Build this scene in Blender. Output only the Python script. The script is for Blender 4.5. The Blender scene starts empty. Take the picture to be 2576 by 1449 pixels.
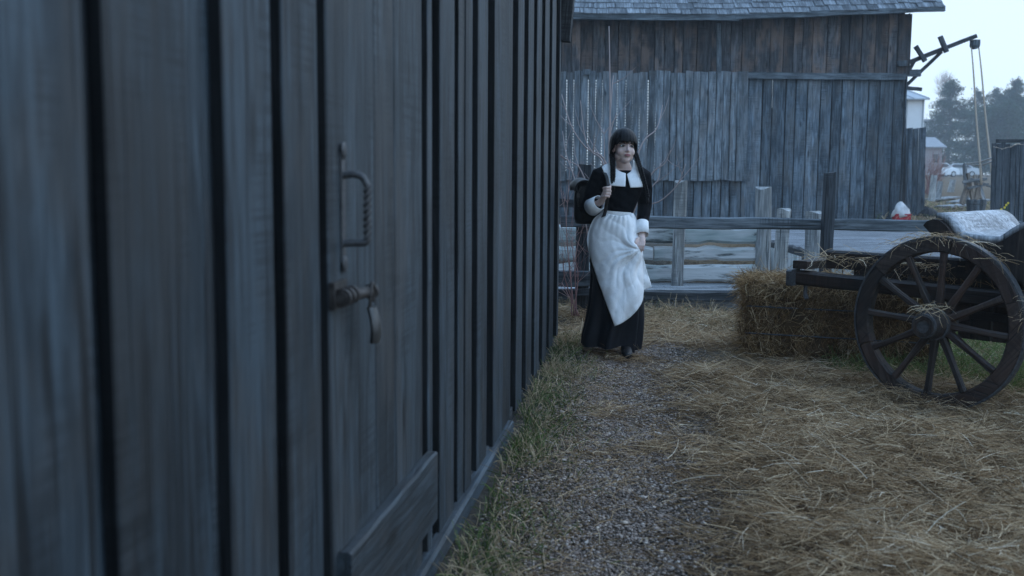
import bpy, math, random
import numpy as np
from mathutils import Vector, Matrix, Quaternion

random.seed(7)
rng = np.random.default_rng(11)
SC = bpy.context.scene
COL = SC.collection

# ------------------------------------------------------------------ camera
F_PX, W_PX, H_PX = 2700.0, 2576.0, 1449.0      # focal length in the pixels used for surveying
PITCH, ROLL, CAM_H = math.radians(6.34), math.radians(0.41), 1.3
_fw = np.array([0, math.cos(PITCH), -math.sin(PITCH)])
_r = np.array([1.0, 0, 0]); _u = np.cross(_r, _fw)
_R = math.cos(ROLL) * _r + math.sin(ROLL) * _u
_U = -math.sin(ROLL) * _r + math.cos(ROLL) * _u
CAMP = np.array([0, 0, CAM_H])
cam = bpy.data.cameras.new('camera'); camo = bpy.data.objects.new('camera', cam); COL.objects.link(camo)
m = Matrix.Identity(4)
for i in range(3):
    m[i][0] = _R[i]; m[i][1] = _U[i]; m[i][2] = -_fw[i]; m[i][3] = CAMP[i]
camo.matrix_world = m
cam.sensor_width = 36; cam.lens = 36 * F_PX / W_PX
cam.clip_start = 0.05; cam.clip_end = 2000
cam.dof.use_dof = True; cam.dof.focus_distance = 7.4; cam.dof.aperture_fstop = 3.4
SC.camera = camo

# ------------------------------------------------------------------ world: overcast dusk sky
SUN_EL, SUN_AZ = math.radians(48), math.radians(60)    # azimuth clockwise from +Y
world = bpy.data.worlds.new('World'); SC.world = world; world.use_nodes = True
wt = world.node_tree; wn = wt.nodes; wl = wt.links
wn.clear()
wout = wn.new('ShaderNodeOutputWorld'); bg = wn.new('ShaderNodeBackground')
sky = wn.new('ShaderNodeTexSky'); sky.sky_type = 'NISHITA'; sky.sun_disc = False
sky.sun_elevation = SUN_EL; sky.sun_rotation = SUN_AZ; sky.dust_density = 3.0
skys = wn.new('ShaderNodeMixRGB'); skys.blend_type = 'MULTIPLY'; skys.inputs[0].default_value = 1
skys.inputs[2].default_value = (0.10, 0.10, 0.10, 1)
wl.new(sky.outputs[0], skys.inputs[1])
tc = wn.new('ShaderNodeTexCoord'); sep = wn.new('ShaderNodeSeparateXYZ'); wl.new(tc.outputs['Generated'], sep.inputs[0])
ramp = wn.new('ShaderNodeValToRGB'); wl.new(sep.outputs[2], ramp.inputs[0])
e = ramp.color_ramp.elements
e[0].position = 0.0; e[0].color = (0.68, 0.84, 0.98, 1)
e[1].position = 0.9; e[1].color = (0.45, 0.85, 1.46, 1)
x_ = ramp.color_ramp.elements.new(0.15); x_.color = (0.63, 0.82, 1.02, 1)
mixw = wn.new('ShaderNodeMixRGB'); mixw.inputs[0].default_value = 0.88      # cloud cover over the clear sky
wl.new(skys.outputs[0], mixw.inputs[1]); wl.new(ramp.outputs[0], mixw.inputs[2])
wl.new(mixw.outputs[0], bg.inputs[0]); bg.inputs[1].default_value = 1.36
wl.new(bg.outputs[0], wout.inputs[0])

sun = bpy.data.lights.new('sun', 'SUN'); suno = bpy.data.objects.new('sun', sun); COL.objects.link(suno)
sun.energy = 0.5; sun.angle = math.radians(50); sun.color = (0.86, 0.93, 1.0)
sd = Vector((math.sin(SUN_AZ) * math.cos(SUN_EL), math.cos(SUN_AZ) * math.cos(SUN_EL), math.sin(SUN_EL)))
suno.rotation_euler = (-sd).to_track_quat('-Z', 'Y').to_euler()
vs = SC.view_settings
vs.view_transform = 'Standard'; vs.look = 'None'; vs.exposure = 0.05; vs.gamma = 1.0; vs.use_curve_mapping = False
SC.render.engine = 'CYCLES'
SC.cycles.max_bounces = 6; SC.cycles.volume_bounces = 1; SC.cycles.transparent_max_bounces = 6

# ------------------------------------------------------------------ survey helpers (pixel of a point at a known distance -> world point)
def ray(x, y): return _fw + _R * (x - W_PX / 2) / F_PX + _U * (H_PX / 2 - y) / F_PX
def G(x, y, z=0.0):
    d = ray(x, y); return CAMP + d * ((z - CAM_H) / d[2])
def D(x, y, Y):
    d = ray(x, y); return CAMP + d * (Y / d[1])
def PL(x, y, p, n):
    d = ray(x, y); p = np.array(p); n = np.array(n); return CAMP + d * (((p - CAMP) @ n) / (d @ n))

# ------------------------------------------------------------------ materials
MATS = {}
class NT:
    def __init__(s, name):
        s.m = bpy.data.materials.new(name); s.m.use_nodes = True
        s.t = s.m.node_tree; s.n = s.t.nodes; s.l = s.t.links
        s.b = s.n['Principled BSDF']; MATS[name] = s.m
    def node(s, typ, **kw):
        n = s.n.new(typ)
        for k, v in kw.items():
            if k.startswith('i_'):
                n.inputs[k[2:].replace('_', ' ')].default_value = v
            else: setattr(n, k, v)
        return n
    def link(s, a, b): s.l.new(a, b)
    def ramp(s, fac, stops):
        r = s.n.new('ShaderNodeValToRGB'); cr = r.color_ramp
        while len(cr.elements) < len(stops): cr.elements.new(0.5)
        for el, (p, c) in zip(cr.elements, stops):
            el.position = p; el.color = (*c, 1) if len(c) == 3 else c
        if fac is not None: s.link(fac, r.inputs[0])
        return r.outputs[0]
    def mix(s, fac, a, b, mode='MIX'):
        n = s.n.new('ShaderNodeMixRGB'); n.blend_type = mode
        for i, v in enumerate((fac, a, b)):
            if hasattr(v, 'is_linked') or hasattr(v, 'links'): s.link(v, n.inputs[i])
            else: n.inputs[i].default_value = v if i == 0 else (*v, 1)
        return n.outputs[0]
    def math(s, op, a, b=0.0, c=None):
        n = s.n.new('ShaderNodeMath'); n.operation = op
        for i, v in enumerate((a, b, c)):
            if v is None: continue
            if hasattr(v, 'links'): s.link(v, n.inputs[i])
            else: n.inputs[i].default_value = v
        return n.outputs[0]
    def coords(s, scale, rnd=True, kind='Object'):
        tc = s.n.new('ShaderNodeTexCoord'); out = tc.outputs[kind]
        if rnd:
            oi = s.n.new('ShaderNodeObjectInfo')
            mul = s.n.new('ShaderNodeMath'); mul.operation = 'MULTIPLY'; mul.inputs[1].default_value = 61.7
            s.link(oi.outputs['Random'], mul.inputs[0])
            add = s.n.new('ShaderNodeVectorMath'); add.operation = 'ADD'
            s.link(out, add.inputs[0]); s.link(mul.outputs[0], add.inputs[1]); out = add.outputs[0]; s.rand = oi.outputs['Random']
        mp = s.n.new('ShaderNodeMapping'); mp.inputs['Scale'].default_value = scale
        s.link(out, mp.inputs[0]); return mp.outputs[0]
    def noise(s, vec, scale, detail=4, rough=0.55, dist=0.0):
        n = s.n.new('ShaderNodeTexNoise'); n.inputs['Scale'].default_value = scale
        n.inputs['Detail'].default_value = detail; n.inputs['Roughness'].default_value = rough; n.inputs['Distortion'].default_value = dist
        s.link(vec, n.inputs['Vector']); return n.outputs[0]
    def bump(s, h, strength=0.4, dist=0.005):
        b = s.n.new('ShaderNodeBump'); b.inputs['Strength'].default_value = strength; b.inputs['Distance'].default_value = dist
        s.link(h, b.inputs['Height']); s.link(b.outputs[0], s.b.inputs['Normal'])

def wood(name, dark, light, warm=None, warm_amt=0.3, rough=0.85, grain=1.0, spread=0.35, knots=True, spec=0.25, blot=1.0, bump=0.5, crk=0.85, hi=1.35):
    """weathered wood: grain runs along the object's local Z"""
    k = NT(name)
    v1 = k.coords((9 * grain, 9 * grain, 0.55 * grain))
    g = k.noise(v1, 6.0, 7, 0.62, 0.6)
    v2 = k.coords((2.2, 2.2, 0.55)); bl = k.noise(v2, 2.0 * blot, 4, 0.6)
    f = k.math('ADD', k.math('MULTIPLY', g, 0.62), k.math('MULTIPLY', bl, 0.42))
    c = k.ramp(f, [(0.37, dark), (0.50, tuple((a + b) * .40 for a, b in zip(dark, light))), (0.60, light), (0.70, tuple(min(1, b * hi) for b in light))])
    if warm:
        v3 = k.coords((1.7, 1.7, 0.8)); wv = k.noise(v3, 2.4, 4, 0.6)
        mask = k.ramp(wv, [(0.46, (0, 0, 0)), (0.62, (warm_amt,) * 3)])
        c = k.mix(mask, c, warm)
    if knots:
        v4 = k.coords((5.0, 0.002, 1.3)); vo = k.node('ShaderNodeTexVoronoi', feature='F1'); vo.inputs['Scale'].default_value = 1.3
        k.link(v4, vo.inputs['Vector'])
        km = k.ramp(vo.outputs['Distance'], [(0.05, (0.9,) * 3), (0.10, (0.55,) * 3), (0.16, (0, 0, 0))])
        c = k.mix(km, c, tuple(x * 0.45 for x in dark))
    # fine dark cracks along the grain
    v5 = k.coords((26 * grain, 26 * grain, 0.35)); cr = k.noise(v5, 3.0, 2, 0.5)
    cm = k.ramp(cr, [(0.33, (crk,) * 3), (0.40, (0, 0, 0))]); c = k.mix(cm, c, tuple(x * 0.4 for x in dark))
    v6 = k.coords((5, 5, 0.9)); pw = k.noise(v6, 2.2, 5, 0.65); c = k.mix(k.ramp(pw, [(0.54, (0, 0, 0)), (0.68, (0.55,) * 3)]), c, tuple(min(1, x * 1.45) for x in light))
    v7 = k.coords((1.5, 1.5, 55)); sm_ = k.noise(v7, 2.0, 2, 0.5); v8 = k.coords((3, 3, 1.2)); smm = k.noise(v8, 1.7, 3)
    c = k.mix(k.math('MULTIPLY', k.ramp(sm_, [(0.42, (0.5,) * 3), (0.55, (0, 0, 0))]), k.ramp(smm, [(0.48, (0, 0, 0)), (0.6, (1,) * 3)])), c, tuple(x * 0.7 for x in dark))
    br = k.math('MULTIPLY_ADD', k.rand, spread, 1.0 - spread / 2)
    brc = k.n.new('ShaderNodeCombineColor')
    for i in range(3): k.link(br, brc.inputs[i])
    c = k.mix(1.0, c, brc.outputs[0], 'MULTIPLY')
    k.link(c, k.b.inputs['Base Color'])
    k.b.inputs['Roughness'].default_value = rough; k.b.inputs['Specular IOR Level'].default_value = spec
    h = k.math('SUBTRACT', g, k.math('MULTIPLY', cm, 0.5))
    k.bump(h, bump, 0.004)
    return k.m

def plain(name, col, rough=0.7, var=0.25, scale=12, spec=0.3, metal=0.0, bump=0.0, sss=0.0):
    k = NT(name); v = k.coords((1, 1, 1)); n = k.noise(v, scale, 5, 0.6)
    lo = tuple(max(0, x * (1 - var)) for x in col); hi = tuple(x * (1 + var) for x in col)
    k.link(k.ramp(n, [(0.3, lo), (0.7, hi)]), k.b.inputs['Base Color'])
    k.b.inputs['Roughness'].default_value = rough; k.b.inputs['Specular IOR Level'].default_value = spec; k.b.inputs['Metallic'].default_value = metal
    if bump: k.bump(n, bump, 0.004)
    if sss: k.b.inputs['Subsurface Weight'].default_value = sss; k.b.inputs['Subsurface Radius'].default_value = (0.01, 0.004, 0.002)
    return k.m

def tinted(name, stops, rough=0.8, spec=0.2, trans=0.0):
    """colour picked per strand / stone from the 'tint' attribute"""
    k = NT(name); a = k.node('ShaderNodeAttribute', attribute_name='tint')
    c = k.ramp(a.outputs['Fac'], stops); k.link(c, k.b.inputs['Base Color'])
    k.b.inputs['Roughness'].default_value = rough; k.b.inputs['Specular IOR Level'].default_value = spec
    if trans:
        tr = k.node('ShaderNodeBsdfTranslucent'); k.link(c, tr.inputs[0])
        mx = k.node('ShaderNodeMixShader'); mx.inputs[0].default_value = trans
        k.link(k.b.outputs[0], mx.inputs[1]); k.link(tr.outputs[0], mx.inputs[2]); k.link(mx.outputs[0], k.n['Material Output'].inputs[0])
    return k.m

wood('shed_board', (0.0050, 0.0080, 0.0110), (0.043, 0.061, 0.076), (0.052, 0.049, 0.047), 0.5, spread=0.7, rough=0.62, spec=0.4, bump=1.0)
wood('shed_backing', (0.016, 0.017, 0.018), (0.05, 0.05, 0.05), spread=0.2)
wood('shed_edge_shade', (0.005, 0.006, 0.007), (0.014, 0.016, 0.018), spread=0.2)  # shade on the board edges, put into their colour as a near-black tone
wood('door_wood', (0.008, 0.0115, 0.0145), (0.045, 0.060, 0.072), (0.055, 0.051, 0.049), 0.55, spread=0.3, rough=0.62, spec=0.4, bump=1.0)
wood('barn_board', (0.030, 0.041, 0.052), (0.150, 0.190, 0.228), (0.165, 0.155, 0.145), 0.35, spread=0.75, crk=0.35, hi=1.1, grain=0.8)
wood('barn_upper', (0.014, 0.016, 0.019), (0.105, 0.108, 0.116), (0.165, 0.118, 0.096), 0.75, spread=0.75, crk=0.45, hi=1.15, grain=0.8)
wood('barn_panel', (0.048, 0.060, 0.070), (0.195, 0.230, 0.260), (0.185, 0.168, 0.155), 0.35, spread=0.65, crk=0.35, hi=1.1, grain=0.8)
wood('beam_grey', (0.042, 0.052, 0.060), (0.150, 0.180, 0.205), spread=0.3)
wood('beam_dark', (0.020, 0.022, 0.024), (0.070, 0.073, 0.076), spread=0.2)
wood('fence_rail', (0.036, 0.044, 0.051), (0.150, 0.172, 0.190), spread=0.25)
wood('fence_post', (0.018, 0.021, 0.025), (0.070, 0.078, 0.088), spread=0.25)
wood('log_wood', (0.14, 0.15, 0.155), (0.42, 0.425, 0.42), (0.30, 0.27, 0.22), 0.3, spread=0.25)
wood('shingle_wood', (0.060, 0.070, 0.080), (0.22, 0.24, 0.26), spread=0.45, knots=False)
wood('cart_wood', (0.009, 0.0075, 0.007), (0.042, 0.032, 0.027), (0.055, 0.028, 0.018), 0.6, rough=0.6, spec=0.3, spread=0.3, knots=False)
wood('wheel_wood', (0.009, 0.0068, 0.0058), (0.060, 0.044, 0.036), (0.062, 0.032, 0.022), 0.6, rough=0.62, spec=0.35, bump=0.9, spread=0.3, knots=False)
wood('seat_wood', (0.12, 0.125, 0.13), (0.46, 0.46, 0.47), rough=0.5, spec=0.45, spread=0.1, knots=False)
wood('far_dark_board', (0.030, 0.038, 0.045), (0.095, 0.105, 0.115), spread=0.35)
wood('deck_wood', (0.085, 0.09, 0.10), (0.27, 0.275, 0.285), rough=0.7, spec=0.3, spread=0.3)
wood('pale_plank', (0.09, 0.095, 0.10), (0.36, 0.365, 0.37), spread=0.3)
wood('stake_wood', (0.20, 0.16, 0.13), (0.42, 0.35, 0.29), spread=0.3)

def flaking():
    k = NT('flaking_paint')
    v = k.coords((5, 5, 1.1)); n = k.noise(v, 1.5, 7, 0.68, 0.3)
    v2 = k.coords((14, 14, 1.2)); n2 = k.noise(v2, 3, 5, 0.6)
    woodc = k.ramp(n2, [(0.3, (0.025, 0.035, 0.034)), (0.7, (0.10, 0.115, 0.11))])
    v3 = k.coords((2, 2, 0.7)); n3 = k.noise(v3, 2, 3)
    paint = k.ramp(n3, [(0.44, (0.58, 0.58, 0.57)), (0.64, (0.24, 0.315, 0.30))])
    paint = k.mix(0.35, paint, k.ramp(n2, [(0.3, (0.16, 0.17, 0.17)), (0.65, (0.62, 0.61, 0.6))]))
    mask = k.ramp(n, [(0.37, (0, 0, 0)), (0.45, (1, 1, 1))])
    k.link(k.mix(mask, woodc, paint), k.b.inputs['Base Color']); k.b.inputs['Roughness'].default_value = 0.75
    k.bump(k.math('ADD', mask, n2), 0.5, 0.004)
flaking()

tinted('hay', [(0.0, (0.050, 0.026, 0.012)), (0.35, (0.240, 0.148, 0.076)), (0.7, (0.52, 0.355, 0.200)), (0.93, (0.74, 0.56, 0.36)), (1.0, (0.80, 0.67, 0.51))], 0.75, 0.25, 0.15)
tinted('bale_straw', [(0.0, (0.045, 0.025, 0.009)), (0.45, (0.20, 0.112, 0.045)), (0.8, (0.41, 0.255, 0.120)), (1.0, (0.68, 0.50, 0.29))], 0.7, 0.25, 0.1)
tinted('grass', [(0.0, (0.026, 0.045, 0.013)), (0.5, (0.085, 0.130, 0.030)), (0.78, (0.165, 0.215, 0.055)), (0.85, (0.30, 0.215, 0.12)), (1.0, (0.56, 0.43, 0.27))], 0.65, 0.3, 0.2)
tinted('stone', [(0.0, (0.085, 0.062, 0.049)), (0.4, (0.245, 0.182, 0.147)), (0.75, (0.42, 0.335, 0.28)), (0.95, (0.62, 0.53, 0.46)), (1.0, (0.42, 0.27, 0.14))], 0.7, 0.35)
tinted('needles', [(0.0, (0.014, 0.032, 0.020)), (0.6, (0.032, 0.062, 0.040)), (1.0, (0.06, 0.10, 0.065))], 0.8, 0.1)
tinted('red_twig', [(0.0, (0.16, 0.075, 0.07)), (0.5, (0.29, 0.15, 0.135)), (1.0, (0.42, 0.28, 0.24))], 0.6, 0.3)
tinted('grey_twig', [(0.0, (0.22, 0.16, 0.15)), (1.0, (0.45, 0.36, 0.34))], 0.6, 0.3)
plain('bark', (0.10, 0.085, 0.075), 0.9, 0.4, 20)
plain('iron', (0.085, 0.085, 0.088), 0.55, 0.5, 60, 0.5, 0.45, 0.6)
plain('iron_pale', (0.055, 0.048, 0.044), 0.6, 0.55, 60, 0.4, 0.4, 0.6)
plain('padlock_metal', (0.10, 0.10, 0.10), 0.42, 0.3, 40, 0.5, 0.8)
plain('rope', (0.45, 0.36, 0.28), 0.9, 0.3, 90)
plain('white_rope', (0.5, 0.46, 0.43), 0.9, 0.3, 90)
plain('twine', (0.07, 0.085, 0.10), 0.7, 0.2, 50)
plain('white_metal', (0.80, 0.80, 0.80), 0.5, 0.05, 3)
plain('metal_roof', (0.36, 0.38, 0.40), 0.5, 0.08, 3)
plain('pink_wall', (0.34, 0.30, 0.30), 0.85, 0.1, 3)
plain('grey_wall', (0.42, 0.44, 0.46), 0.85, 0.1, 3)
plain('roof_tile', (0.30, 0.30, 0.31), 0.85, 0.15, 3)
plain('car_white', (0.72, 0.73, 0.74), 0.3, 0.03, 2, 0.5)
plain('car_silver', (0.50, 0.51, 0.52), 0.3, 0.05, 2, 0.5)
plain('car_glass', (0.03, 0.035, 0.04), 0.1, 0.1, 2, 0.6)
plain('rubber', (0.02, 0.02, 0.02), 0.8, 0.2, 10)
plain('headlight_glass', (0.7, 0.7, 0.7), 0.15, 0.05, 3, 0.6)
plain('red_plastic', (0.42, 0.035, 0.045), 0.5, 0.15, 5)
plain('bag_plastic', (0.55, 0.53, 0.52), 0.4, 0.35, 6, 0.4, 0, 0.6)
plain('dark_rock', (0.035, 0.037, 0.042), 0.7, 0.4, 6, 0.3, 0, 0.6)
plain('petal', (0.75, 0.55, 0.06), 0.6, 0.1, 3)
plain('stem', (0.06, 0.10, 0.03), 0.6, 0.2, 8)
plain('skin', (0.67, 0.49, 0.43), 0.5, 0.06, 9, 0.35, 0, 0.0, 0.15)
plain('lips', (0.33, 0.13, 0.125), 0.4, 0.08, 20)
plain('eye_white', (0.55, 0.54, 0.53), 0.3, 0.03, 5)
plain('eye_iris', (0.018, 0.012, 0.010), 0.15, 0.1, 5, 0.6)
plain('black_cloth', (0.0060, 0.0066, 0.0085), 0.85, 0.25, 60, 0.08, 0, 0.15)
plain('skirt_cloth', (0.0055, 0.0068, 0.0105), 0.6, 0.25, 60, 0.25, 0, 0.15)
plain('black_leather', (0.008, 0.008, 0.009), 0.5, 0.3, 25, 0.3, 0, 0.25)
plain('strap_leather', (0.02, 0.017, 0.015), 0.5, 0.3, 25, 0.4)

def creased():
    k = NT('white_cloth'); v = k.coords((1, 1, .75), rnd=False)
    w1 = k.noise(v, 17, 3, 0.5, 1.6); w2 = k.noise(v, 7, 2, 0.5, 0.9); w3 = k.noise(v, 60, 3, 0.5)
    rid = k.math('ABSOLUTE', k.math('SUBTRACT', w1, 0.5)); rid2 = k.math('ABSOLUTE', k.math('SUBTRACT', w2, 0.5))
    h = k.math('ADD', k.math('MULTIPLY', rid, 1.0), k.math('MULTIPLY', rid2, 1.6))
    k.link(k.ramp(w3, [(0.3, (0.79, 0.79, 0.79)), (0.7, (0.86, 0.86, 0.86))]), k.b.inputs['Base Color'])
    k.b.inputs['Roughness'].default_value = 0.85; k.b.inputs['Specular IOR Level'].default_value = 0.15; k.bump(h, 0.16, 0.02)
creased()
def hairmat():
    k = NT('hair'); v = k.coords((30, 30, 3), rnd=False); n = k.noise(v, 3, 4, 0.6)
    k.link(k.ramp(n, [(0.3, (0.003, 0.003, 0.0035)), (0.75, (0.010, 0.0095, 0.010))]), k.b.inputs['Base Color'])
    k.b.inputs['Roughness'].default_value = 0.5; k.b.inputs['Specular IOR Level'].default_value = 0.18; k.bump(n, 0.5, 0.006)
hairmat()

def soil():
    k = NT('soil'); v = k.coords((1, 1, 1), rnd=False)
    n = k.noise(v, 1.3, 6, 0.62); n2 = k.noise(v, 38, 5, 0.65)
    c = k.ramp(n, [(0.3, (0.045, 0.038, 0.030)), (0.55, (0.095, 0.080, 0.064)), (0.75, (0.15, 0.13, 0.10))])
    c = k.mix(k.ramp(n2, [(0.35, (0.75,) * 3), (0.6, (0, 0, 0))]), c, (0.030, 0.026, 0.021))
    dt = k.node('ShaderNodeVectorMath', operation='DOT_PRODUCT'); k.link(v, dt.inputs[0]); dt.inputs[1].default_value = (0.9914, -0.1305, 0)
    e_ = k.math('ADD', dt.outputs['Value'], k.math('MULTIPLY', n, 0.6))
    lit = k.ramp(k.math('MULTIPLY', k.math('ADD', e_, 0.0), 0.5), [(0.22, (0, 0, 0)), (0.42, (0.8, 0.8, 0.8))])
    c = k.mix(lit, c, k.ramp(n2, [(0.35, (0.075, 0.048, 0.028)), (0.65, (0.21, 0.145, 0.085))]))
    k.link(c, k.b.inputs['Base Color']); k.b.inputs['Roughness'].default_value = 0.95; k.b.inputs['Specular IOR Level'].default_value = 0.15
    k.bump(k.math('ADD', n2, k.noise(v, 9, 4)), 0.8, 0.02)
soil()
def water():
    k = NT('water'); v = k.coords((1, 1, 1), rnd=False); n = k.noise(v, 3.5, 3, 0.5)
    k.b.inputs['Base Color'].default_value = (0.03, 0.04, 0.04, 1); k.b.inputs['Roughness'].default_value = 0.04
    k.b.inputs['Specular IOR Level'].default_value = 0.8; k.bump(n, 0.12, 0.01)
water()

# ------------------------------------------------------------------ mesh helpers
def M(a): return MATS[a] if isinstance(a, str) else a
def link(o, parent=None):
    COL.objects.link(o)
    if parent is not None: o.parent = parent
    return o
def tag(o, label=None, cat=None, group=None, kind=None):
    if label: o['label'] = label
    if cat: o['category'] = cat
    if group: o['group'] = group
    if kind: o['kind'] = kind
    return o
def empty(name, loc=(0, 0, 0), label=None, cat=None, group=None):
    o = bpy.data.objects.new(name, None); o.location = loc; link(o); o.empty_display_size = 0.2
    return tag(o, label, cat, group)
def wpar(o, parent):
    """parent without moving (parents here are unrotated empties or meshes at rest)"""
    o.parent = parent; o.matrix_parent_inverse = parent_matrix(parent).inverted(); return o
def parent_matrix(o):
    mm = o.matrix_basis.copy()
    if o.parent: mm = parent_matrix(o.parent) @ o.matrix_parent_inverse @ mm
    return mm

class MB:
    def __init__(s): s.v = []; s.f = []; s.mi = []
    def add(s, v, f, mi=0):
        b = len(s.v); s.v += [tuple(p) for p in v]; s.f += [tuple(i + b for i in q) for q in f]; s.mi += [mi] * len(f); return s
    def box(s, c, size, rot=None, mi=0, taper=1.0):
        hx, hy, hz = [a / 2 for a in size]; vv = []
        for dz in (-1, 1):
            k = taper if dz > 0 else 1
            for dx, dy in ((-1, -1), (1, -1), (1, 1), (-1, 1)):
                p = Vector((dx * hx * k, dy * hy * k, dz * hz))
                if rot is not None: p = rot @ p
                vv.append(Vector(c) + p)
        return s.add(vv, [(0, 3, 2, 1), (4, 5, 6, 7), (0, 1, 5, 4), (1, 2, 6, 5), (2, 3, 7, 6), (3, 0, 4, 7)], mi)
    def tube(s, pts, rad, n=8, cap=True, mi=0, flat=1.0, twist=0.0, phase=0.0):
        pts = [Vector(p) for p in pts]
        if not hasattr(rad, '__len__'): rad = [rad] * len(pts)
        t0 = (pts[1] - pts[0]).normalized()
        up = Vector((0, 0, 1)) if abs(t0.z) < 0.9 else Vector((0, 1, 0))
        nx = t0.cross(up).normalized(); vv = []; ff = []
        for i, p in enumerate(pts):
            t = (pts[min(i + 1, len(pts) - 1)] - pts[max(i - 1, 0)]).normalized()
            nx = (nx - t * nx.dot(t)).normalized(); ny = t.cross(nx)
            for k in range(n):
                a = 2 * math.pi * k / n + phase + twist * i
                vv.append(p + nx * math.cos(a) * rad[i] + ny * math.sin(a) * rad[i] * flat)
        for i in range(len(pts) - 1):
            for k in range(n):
                a, b = i * n + k, i * n + (k + 1) % n
                ff.append((a, b, b + n, a + n))
        if cap:
            ff.append(tuple(reversed(range(n)))); ff.append(tuple(range((len(pts) - 1) * n, len(pts) * n)))
        return s.add(vv, ff, mi)
    def loft(s, rings, mi=0, cap=True):
        n = len(rings[0]); vv = [p for r in rings for p in r]; ff = []
        for i in range(len(rings) - 1):
            for k in range(n):
                a, b = i * n + k, i * n + (k + 1) % n
                ff.append((a, b, b + n, a + n))
        if cap: ff.append(tuple(reversed(range(n)))); ff.append(tuple(range((len(rings) - 1) * n, len(rings) * n)))
        return s.add(vv, ff, mi)
    def ell(s, c, r, nu=14, nv=10, rot=None, mi=0):
        rings = []
        for j in range(1, nv):
            th = math.pi * j / nv - math.pi / 2; ring = []
            for i in range(nu):
                ph = 2 * math.pi * i / nu
                p = Vector((r[0] * math.cos(th) * math.cos(ph), r[1] * math.cos(th) * math.sin(ph), r[2] * math.sin(th)))
                if rot is not None: p = rot @ p
                ring.append(Vector(c) + p)
            rings.append(ring)
        return s.loft(rings, mi)
    def prism(s, poly, d, mi=0):
        """closed polygon (3-D points) extruded by vector d"""
        n = len(poly); d = Vector(d); vv = [Vector(p) for p in poly] + [Vector(p) + d for p in poly]
        ff = [tuple(reversed(range(n))), tuple(range(n, 2 * n))] + [(i, (i + 1) % n, (i + 1) % n + n, i + n) for i in range(n)]
        return s.add(vv, ff, mi)
    def grid(s, P, mi=0, closed=False):
        """P[i][j] points"""
        ni, nj = len(P), len(P[0]); vv = [q for r in P for q in r]; ff = []
        for i in range(ni - 1):
            for j in range(nj if closed else nj - 1):
                a = i * nj + j; b = i * nj + (j + 1) % nj
                ff.append((a, b, b + nj, a + nj))
        return s.add(vv, ff, mi)
    def mesh(s, name):
        me = bpy.data.meshes.new(name); me.from_pydata([tuple(p) for p in s.v], [], s.f)
        if any(s.mi): me.polygons.foreach_set('material_index', s.mi)
        return me
    def build(s, name, mats, parent=None, smooth=False, sharp=None, world=False):
        me = s.mesh(name)
        for q in (mats if isinstance(mats, (list, tuple)) else [mats]): me.materials.append(M(q))
        if smooth:
            me.shade_smooth()
            if sharp: me.set_sharp_from_angle(angle=math.radians(sharp))
        o = bpy.data.objects.new(name, me); COL.objects.link(o)
        if parent is not None:
            if world: wpar(o, parent)
            else: o.parent = parent
        return o

def frame(xa, ya, za, o):
    mm = Matrix.Identity(4)
    for i in range(3): mm[i][0] = xa[i]; mm[i][1] = ya[i]; mm[i][2] = za[i]; mm[i][3] = o[i]
    return mm

def plank(name, mat, parent, p0, p1, width, thick, normal, edge=None, segs=4, jit=0.004, ch=0.004, taper=1.0, endjit=0.0, bow=0.0):
    """a board whose local Z runs p0->p1, local X across, local Y = outward normal; back face at the line p0-p1"""
    p0 = Vector(p0); p1 = Vector(p1); z = (p1 - p0); L = z.length; z.normalize()
    nrm = Vector(normal); nrm = (nrm - z * nrm.dot(z)).normalized(); x = nrm.cross(z).normalized()
    hw = width / 2; rings = []
    b1 = random.uniform(-bow, bow); b2 = random.uniform(-bow, bow)
    for i in range(segs + 1):
        t = i / segs; jl = random.uniform(-jit, jit); jr = random.uniform(-jit, jit); k = 1 + (taper - 1) * t
        zz = L * t
        e = endjit * random.uniform(-1, 1) if i in (0, segs) else 0
        dy = b1 * math.sin(math.pi * t) ; a, b = -hw * k + jl, hw * k + jr
        zl, zr = zz + e, zz - e
        ring = [(a, 0 + dy, zl), (b, 0 + dy, zr), (b, thick - ch + dy, zr), (b - ch, thick + dy, zr), (a + ch, thick + dy, zl), (a, thick - ch + dy, zl)]
        rings.append(ring)
    mb = MB(); n = 6
    vv = [q for r in rings for q in r]; ff = []; mi = []
    for i in range(segs):
        for k in range(n):
            a, b = i * n + k, i * n + (k + 1) % n
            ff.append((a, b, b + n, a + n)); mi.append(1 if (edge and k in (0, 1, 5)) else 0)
    ff += [tuple(reversed(range(n))), tuple(range(segs * n, segs * n + n))]; mi += [0, 0]
    mb.v = vv; mb.f = ff; mb.mi = mi
    me = mb.mesh(name); me.materials.append(M(mat))
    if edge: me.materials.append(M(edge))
    o = bpy.data.objects.new(name, me); o.matrix_basis = frame(x, nrm, z, p0); COL.objects.link(o)
    if parent is not None: wpar(o, parent)
    return o

def fast_mesh(name, V, Q, tint, mat, parent=None, tris=False):
    V = np.asarray(V, np.float32).reshape(-1, 3); Q = np.asarray(Q, np.int32); k = Q.shape[1]
    me = bpy.data.meshes.new(name)
    me.vertices.add(len(V)); me.vertices.foreach_set('co', V.ravel())
    me.loops.add(Q.size); me.loops.foreach_set('vertex_index', Q.ravel())
    me.polygons.add(len(Q)); me.polygons.foreach_set('loop_start', np.arange(0, Q.size, k, dtype=np.int32))
    try: me.polygons.foreach_set('loop_total', np.full(len(Q), k, np.int32))
    except Exception: pass
    if tint is not None:
        at = me.attributes.new('tint', 'FLOAT', 'POINT'); at.data.foreach_set('value', np.asarray(tint, np.float32).ravel())
    me.update(calc_edges=True); me.validate()
    me.materials.append(M(mat))
    o = bpy.data.objects.new(name, me); COL.objects.link(o)
    if parent is not None: wpar(o, parent)
    return o

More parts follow.
